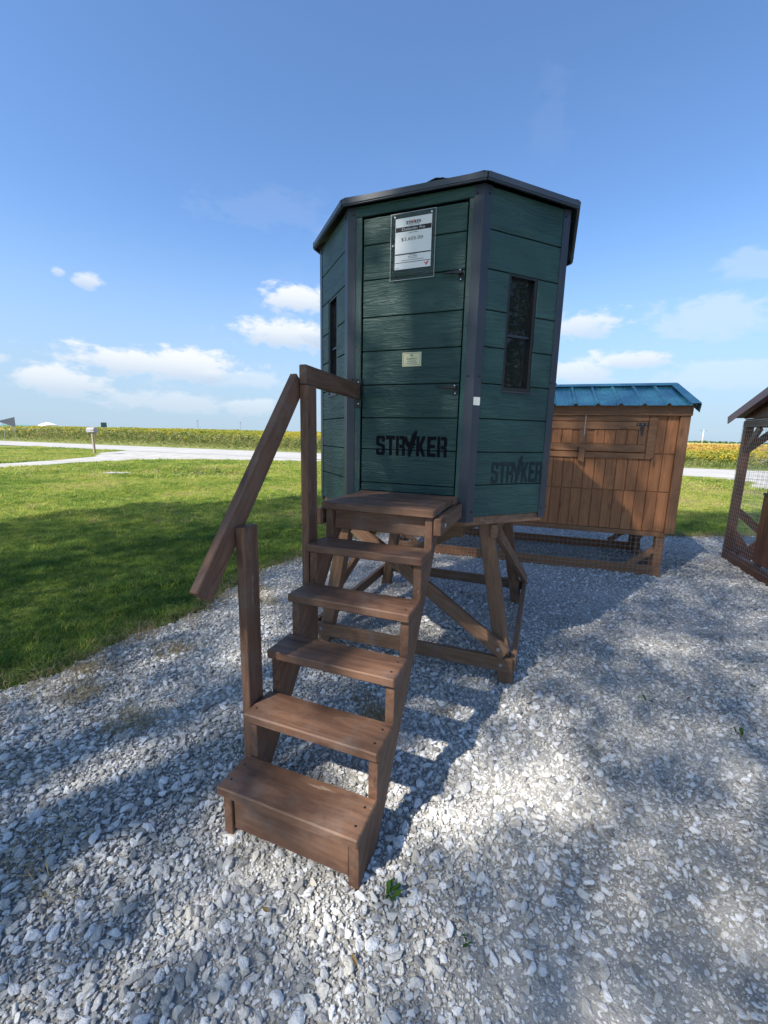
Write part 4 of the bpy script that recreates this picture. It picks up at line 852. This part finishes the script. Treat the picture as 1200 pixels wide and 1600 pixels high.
for sgn in (1, -1):
    e0 = Vector((0, .20 if sgn == 1 else -WG-.20, 1.872)); e1 = Vector((0, -WG/2, 1.872+gslope*(WG/2+.20)))
    up = (e1-e0).normalized(); nn = Vector((0, -up.z, up.y)); nn = nn if nn.z > 0 else -nn; mid = (e0+e1)/2
    for i in range(12): x0 = -.11+i*.236; board('roof_panel', mid+Vector((x0, 0, .012)), mid+Vector((x0+.234, 0, .012)), (e1-e0).length, .008, nn, 'red_roof', rf2, .002)
    for i in range(12): x0 = -.11+i*.236; board('roof_rib', e0+Vector((x0+.12, 0, .022)), e1+Vector((x0+.12, 0, .022)), .03, .014, nn, 'red_roof', rf2, .003)
    board('rake_trim', e0+Vector((-.118, 0, -.022)), e1+Vector((-.118, 0, -.022)), .10, .006, (1, 0, 0), 'red_roof', rf2, .001)

# ================================================================== SMALL AND FAR THINGS
def weed(name, loc, n, h, label, seed, mat='weed_leaf', cat='weed'):
    r_ = random.Random(seed); o = root(name, loc, 0, label, cat)
    for i in range(n):
        a = r_.uniform(0, 6.28); l = h*r_.uniform(.6, 1.1); w = l*.28; lean = r_.uniform(.35, 1.1); vs, fs = [], []
        for s in range(6):
            q = s/5; hw = w*.5*math.sin(math.pi*min(1, q*.92+.06))*(1.25 if s % 2 else .8); rr = l*math.sin(lean)*q; zz = l*math.cos(lean)*q*(1.25-.5*q)
            vs += [(rr*math.cos(a)-hw*math.sin(a), rr*math.sin(a)+hw*math.cos(a), zz), (rr*math.cos(a), rr*math.sin(a), zz-.15*hw), (rr*math.cos(a)+hw*math.sin(a), rr*math.sin(a)-hw*math.cos(a), zz)]
        for s in range(5): k = 3*s; fs += [(k, k+1, k+4, k+3), (k+1, k+2, k+5, k+4)]
        me = bpy.data.meshes.new('leaf'); me.from_pydata(vs, [], fs); mob('leaf', me, mat, o, Matrix.Translation((r_.gauss(0, .012), r_.gauss(0, .012), 0)))
    return o
weed('dandelion_weed', (.055, 1.185, .012), 9, .062, 'small green leafy weed at the foot of the stairs', 3)
weed('leafy_sprig', (.27, 1.05, .012), 5, .04, 'tiny dark sprig in the gravel right of the stair foot', 5)
weed('leafy_sprig', (1.62, 2.30, .01), 7, .05, 'little green weed in the open gravel on the right', 6)
weed('leafy_sprig', (1.95, 2.02, .01), 6, .05, 'small weed near the right edge of the gravel', 8)
def tuft(loc, n, h, sp, label, seed, mat='dry_grass'):
    o = tag(mob('grass_tuft', blades(n, h, sp, .003, 1.1, seed, mat, 3), mat, None, Matrix.Translation(loc)), label, 'grass tuft'); return o
tuft((-.02, 2.08, 0), 170, .10, .085, 'dry grey-green grass tuft in the gravel under the stairs', 31)
tuft((-.12, 2.25, 0), 60, .07, .07, 'thin straw tuft behind the larger tuft under the stairs', 32)
tuft((-.30, 2.86, 0), 60, .07, .12, 'straw lying against the lower front rail of the stand', 33)
tuft((.36, 2.12, 0), 26, .08, .05, 'sparse straw tuft just right of the stair stringer', 34)
sheet('ground_cover', [(-9.98, 14.8), (-9.25, 14.8), (-9.22, 15.3), (-9.95, 15.3)], .055, 'concrete', None)
gc = bpy.data.objects['ground_cover']; tag(gc, 'flat grey utility cover set in the lawn', 'utility cover')

# mailbox
mbx = root('mailbox', (-18.78, 27.4, 0), R(-24), 'grey rural mailbox on a wooden post at the driveway mouth', 'mailbox')
board('post', (.0, 0, -.05), (-.06, 0, 1.36), .13, .11, (0, 1, 0), 'post_wood', mbx, .012)
bb('arm', (-.34, -.06, 1.30), (.30, .06, 1.38), 'post_wood', mbx, 0)
prof = [(-.14, 0), (.14, 0), (.14, .17)]+[(.14*math.cos(i*math.pi/10), .17+.14*math.sin(i*math.pi/10)) for i in range(1, 10)]+[(-.14, .17)]
body_ = prism('box', prof, .70, frame((-.40, 0, 1.385), (0, 1, 0), (0, 0, 1)), 'mailbox_paint', mbx, bev=.006)
prism('door', [(x*1.04, y*1.02) for x, y in prof], .012, frame((-.414, 0, 1.385), (0, 1, 0), (0, 0, 1)), 'white_sheet', mbx); bb('flag', (.05, -.158, 1.50), (.26, -.150, 1.55), 'red_ink', mbx)  # pale end door paints in the sunlit left end of the box
# road signs seen from behind
sg = root('pennant_sign', (-44.05, 50, 0), R(38), 'grey back of a pennant-shaped road sign on two posts', 'road sign')
prism('panel', [(-.95, .78+1.5), (.62, 1.20+1.62), (.62, .0+1.62)], .004, frame((0, -.03, 0), (1, 0, 0), (0, 0, 1)), 'sign_back', sg)
for x in (-.46, .50): bb('post', (x-.025, -.025, -.1), (x+.025, .025, 2.5 if x < 0 else 2.6), 'galv', sg)
sg = root('road_marker', (-34.6, 52.6, .4), R(30), 'small dark green-backed sign standing above the bean rows', 'road sign')
prism('panel', rect(-.30, 1.46, .30, 2.04), .004, frame((0, -.03, 0), (1, 0, 0), (0, 0, 1)), 'green_back', sg); prism('edge', [rect(-.32, 1.44, .32, 1.458), rect(-.32, 2.042, .32, 2.06)], .006, frame((0, -.031, 0), (1, 0, 0), (0, 0, 1)), 'white_sheet', sg); bb('post', (-.03, -.024, -.6), (.03, .024, 2.0), 'galv', sg)
# grain bins and sheds
def lathe(name, prof, mat, par, n=24, Mx=None):
    vs, fs = [], []
    for r, z in prof:
        for i in range(n): a = 2*math.pi*i/n; vs.append((r*math.cos(a), r*math.sin(a), z))
    for j in range(len(prof)-1):
        for i in range(n): fs.append((j*n+i, j*n+(i+1) % n, (j+1)*n+(i+1) % n, (j+1)*n+i))
    me = bpy.data.meshes.new(name); me.from_pydata(vs, [], fs); return mob(name, me, mat, par, Mx)
gb = root('grain_bin', (-197, 250, 0), 0, 'round white grain bin with a conical roof on the horizon', 'grain bin')
lathe('wall', [(4.4, 0)]+[(4.4+.05*(i % 2), .35*i) for i in range(1, 11)]+[(4.4, 3.9)], 'white_sheet', gb); lathe('roof', [(4.55, 3.85), (.6, 5.15)], 'white_sheet', gb); lathe('cap', [(.6, 5.15), (.6, 5.4), (.0, 5.55)], 'galv', gb)
gb = root('grain_bin', (-202.5, 251, 0), 0, 'small dark round-topped bin left of the white grain bin', 'grain bin')
lathe('wall', [(1.5, 0), (1.5, 3.2)], 'dark_sheet', gb, 16); lathe('roof', [(1.55, 3.2), (1.3, 4.0), (.6, 4.5), (0, 4.6)], 'dark_sheet', gb, 16)
sh = root('farm_shed', (-216, 252, 0), R(8), 'long low farm shed with a pale green roof on the left horizon', 'shed')
bb('wall', (-11, 0, 0), (7.5, 9, 2.45), 'white_sheet', sh, None, 0); prism('roof', [(-.4, 2.46), (9.4, 2.46), (4.5, 3.5)], 19.5, frame((-11.5, 0, 0), (0, 1, 0), (0, 0, 1)), 'far_green', sh)
bb('door', (-2, -.05, 0), (1.5, -.02, 2.3), 'dark_sheet', sh, None, 0)
def tower(dx, y, top, label):
    o = root('elevator_tower', (dx*y, y, 0), R(20), label, 'tower'); w = .65
    for sx_ in (-1, 1):
        for sy_ in (-1, 1): board('leg', (sx_*w, sy_*w, 0), (sx_*w*.9, sy_*w*.9, top-1), .16, .16, (0, 1, 0), 'tower_grey', o, 0)
    for i in range(int((top-1)/1.6)):
        z = i*1.6; s_ = 1 if i % 2 else -1
        for sy_ in (-1, 1): board('brace', (-s_*w, sy_*w, z), (s_*w, sy_*w, z+1.6), .1, .1, (0, 1, 0), 'tower_grey', o, 0)
    bb('platform', (-1.2, -1.2, top-1.2), (1.2, 1.2, top-.9), 'tower_grey', o, None, 0); bb('head_house', (-.6, -.6, top-.9), (.6, .6, top), 'tower_grey', o, None, 0)
tower(-.4384, 620, 18.2, 'thin grey tower on the horizon nearest the mailbox side'); tower(-.3384, 640, 17.2, 'thin grey tower on the horizon close to the handrail')
po = root('utility_pole', (211.5, 286, 0), 0, 'pale utility pole with a crossarm far across the right field', 'utility pole')
cyl('pole', (0, 0, 0), (.0, 0, 9.9), .26, .2, 'white_sheet', po); bb('crossarm', (-2.6, -.1, 9.2), (2.6, .1, 9.45), 'tower_grey', po, None, 0)
for x in (-2.4, -1.2, 1.2, 2.4): cyl('insulator', (x, 0, 9.45), (x, 0, 9.8), .12, .08, 'tower_grey', po, 8)
# far tree line
me = bpy.data.meshes.new('far'); vs, fs = [], []; r_ = random.Random(4)
for i in range(5200):
    al_ = r_.uniform(200, 1900); q = rp(al_, 900+r_.uniform(-30, 30)); h = 3.2+2.2*mnoise.noise(Vector((al_*.012, 0, 0)))+1.2*mnoise.noise(Vector((al_*.05, 3, 0)))
    c = Vector((q[0], q[1], max(.3, h)*r_.random())); s = r_.uniform(1, 2.2); k = len(vs); n_ = Vector((r_.gauss(0, 1), r_.gauss(0, 1), r_.gauss(0, 1))).normalized(); a = n_.orthogonal().normalized()*s; b = n_.cross(a)
    vs += [tuple(c-a), tuple(c+b), tuple(c+a), tuple(c-b)]; fs.append((k, k+1, k+2, k+3))
me.from_pydata(vs, [], fs); tag(mob('far_woods', me, 'tree_leaf'), 'thin dark line of far trees along the right horizon', 'woods', None, 'stuff')

# ------------------------------------------------------------------ the shade trees behind the photographer
HOLES = [(.58, 1.62, .27, .95), (.84, 1.78, .18, .8), (.34, 1.50, .18, .9), (.16, 1.38, .16, .8), (.88, 2.14, .16, .75), (.16, 1.62, .18, .9), (.40, 1.93, .18, .8), (2.24, 3.02, .30, .7), (1.95, 3.02, .24, .55), (2.9, 3.1, .2, .5),  # gaps shaped into the crowns so sun patches land on these spots
         (-.09, 1.04, .17, .7), (-.12, .90, .14, .7), (.2, .92, .14, .5), (-.24, 1.2, .2, .6), (-.40, 1.30, .18, .45), (.0, 1.30, .15, .75), (-1.05, 3.25, .26, .65), (-1.1, 3.8, .26, .75), (-1.05, 2.75, .22, .55), (-.98, 2.2, .22, .5), (-1.12, 1.8, .2, .45),
         (.35, 3.38, .26, .8), (.25, 3.9, .26, .7), (.06, 1.75, .14, .8), (.25, 1.85, .15, .9), (.45, 2.05, .14, .8), (.64, 2.22, .13, .8), (-3.6, 5.0, .35, .6), (-4.4, 5.6, .3, .6), (1.6, 4.1, .25, .6), (-5.2, 7.2, .5, .7), (1.95, 4.55, .22, .7), (2.2, 4.75, .2, .6), (4.2, 3.4, .3, .45), (3.4, 3.6, .25, .4)]
SHADE = [(-14, -14), (-14, 2), (-7.6, 5.2), (-6.3, 6.7), (-6.0, 8.2), (-5.2, 9.0), (-3.9, 9.2), (-1.9, 10.5), (1, 11.2), (5, 10.2), (7.2, 9.4), (9.5, 9.6), (15, 8), (15, -14)]  # crowns trimmed so their shade stays inside this outline
TREES = [(-10.0, -1.0, 10.8, 4.3, 6.6, 'tall leafy tree left of the photographer shading the lawn'), (-6.6, -2.9, 10.8, 4.3, 7.2, 'tall leafy tree behind the photographer shading the stairs'),
         (-3.2, -5.0, 11.2, 4.5, 7.4, 'tall leafy tree behind the photographer shading the right of the yard'), (-4.2, -1.6, 14.2, 3.5, 5.6, 'tallest slim tree nearest the photographer shading the coops')]
NL = 205000
gp = np.stack([rng.uniform(-9.5, 11.5, NL), rng.uniform(-2, 11.6, NL)], 1)
wob = np.array([(.45*mnoise.noise(Vector((a*.9, b*.9, 2)))+.25*mnoise.noise(Vector((a*2.6, b*2.6, 7))), .45*mnoise.noise(Vector((a*.9, b*.9, 31)))+.25*mnoise.noise(Vector((a*2.6, b*2.6, 17)))) for a, b in gp])
ok = inpoly(gp[:, 0]+wob[:, 0], gp[:, 1]+wob[:, 1], SHADE)
dens_ = .55+.06*smst(-3.2, -.8, gp[:, 0])+.05*fbm(gp[:, 0], gp[:, 1], .55, 21)+.06*fbm(gp[:, 0], gp[:, 1], 1.5, 5)
dens_ += .26*np.exp(-(((gp[:, 0]-2.0)/1.7)**2+((gp[:, 1]-4.6)/1.5)**2))          # crowns thickened here to deepen the shade on the blind
for hx_, hy_, hr0, hs0 in HOLES:
    dd = np.hypot(gp[:, 0]-hx_+.3*wob[:, 0], gp[:, 1]-hy_+.3*wob[:, 1]); dens_ *= 1-hs0*(1-smst(.35, 1.2, dd/hr0))
ok &= rng.random(NL) < np.clip(dens_, 0, 1)
gp = gp[ok]; crowns = [[] for _ in TREES]
for g0, g1 in gp:
    iv = []
    for ti, (tx, ty, tz_, tr_, th_, _) in enumerate(TREES):       # heights at which the sun ray to this spot runs inside a crown
        ax, ay = g0-tx, g1-ty; a_ = (SUNK.x**2+SUNK.y**2)/tr_**2+1/th_**2; b_ = -2*(SUNK.x*ax+SUNK.y*ay)/tr_**2-2*tz_/th_**2; c_ = (ax*ax+ay*ay)/tr_**2+tz_**2/th_**2-1
        q_ = b_*b_-4*a_*c_
        if q_ > 0: q_ = math.sqrt(q_); iv.append((ti, (-b_-q_)/2/a_, (-b_+q_)/2/a_))
    if not iv: continue
    ti, z0, z1 = iv[random.randrange(len(iv))]; u_ = random.random(); u_ = .5+.5*math.copysign(abs(2*u_-1)**.6, u_-.5); zz = z0+(z1-z0)*u_
    if zz > 2.6: crowns[ti].append((g0-SUNK.x*zz, g1-SUNK.y*zz, zz))
TREES.append((20.0, -5.0, 5.6, 5.2, 5.0, 'broad leafy tree right of the photographer, mirrored in the blind window')); crowns.append([])
for i in range(15000):
    v = Vector((random.gauss(0, 1), random.gauss(0, 1), random.gauss(0, 1))).normalized()*(random.random()**.4)*(1+.18*math.sin(i))
    crowns[-1].append((20.0+v.x*5.2, -5.0+v.y*5.2, max(.8, 5.6+v.z*5.0)))
for ti, (tx, ty, tz_, tr_, th_, lab) in enumerate(TREES):
    r_ = random.Random(ti+11); o = root('shade_tree', (tx, ty, 0), 0, lab, 'tree', 'shade trees behind the camera'); bm = bmesh.new()
    def limb(path, radii):
        rings = []
        for p_, r0 in zip(path, radii): rings.append([bm.verts.new(p_+Vector((r0*math.cos(i*math.pi/4), r0*math.sin(i*math.pi/4), 0))) for i in range(8)])
        for j in range(len(rings)-1):
            for i in range(8): bm.faces.new((rings[j][i], rings[j][(i+1) % 8], rings[j+1][(i+1) % 8], rings[j+1][i]))
    top = tz_+th_*.7
    limb([Vector((.12*math.sin(z), .1*math.cos(z*1.3), z)) for z in np.linspace(-.1, top, 9)], (.24, .21, .18, .15, .12, .09, .06, .04, .02))
    for i in range(7):
        a = r_.uniform(0, 6.283); zz = tz_+th_*r_.uniform(-.75, .6); ra = .8*tr_*math.sqrt(max(.05, 1-((zz-tz_)/th_)**2)); c = Vector((ra*math.cos(a), ra*math.sin(a), zz)); b0 = Vector((0, 0, max(1.8, zz-.45*ra)))
        limb([b0.lerp(c, q)+Vector((0, 0, .3*math.sin(q*3.1))) for q in (0, .35, .7, 1)], (.05, .035, .022, .01))
    mob('trunk', from_bm(bm), 'bark', o); vs, fs = [], []
    for p_ in crowns[ti]:
        p_ = Vector(p_)-Vector((tx, ty, 0)); n_ = Vector((r_.gauss(0, .5), r_.gauss(0, .5), 1)).normalized(); t_ = n_.orthogonal().normalized(); t_.rotate(Matrix.Rotation(r_.uniform(0, 6.28), 3, n_)); b_ = n_.cross(t_); s = r_.uniform(.050, .075)*(2.3 if ti == 4 else 1); k = len(vs)
        vs += [tuple(p_-t_*s), tuple(p_+b_*s*.6-t_*s*.1), tuple(p_+t_*s), tuple(p_-b_*s*.6-t_*s*.1)]; fs.append((k, k+1, k+2, k+3))
    me = bpy.data.meshes.new('crown'); me.from_pydata(vs, [], fs); mob('crown', me, 'tree_leaf' if ti == 4 else 'canopy_fill_leaf', o)
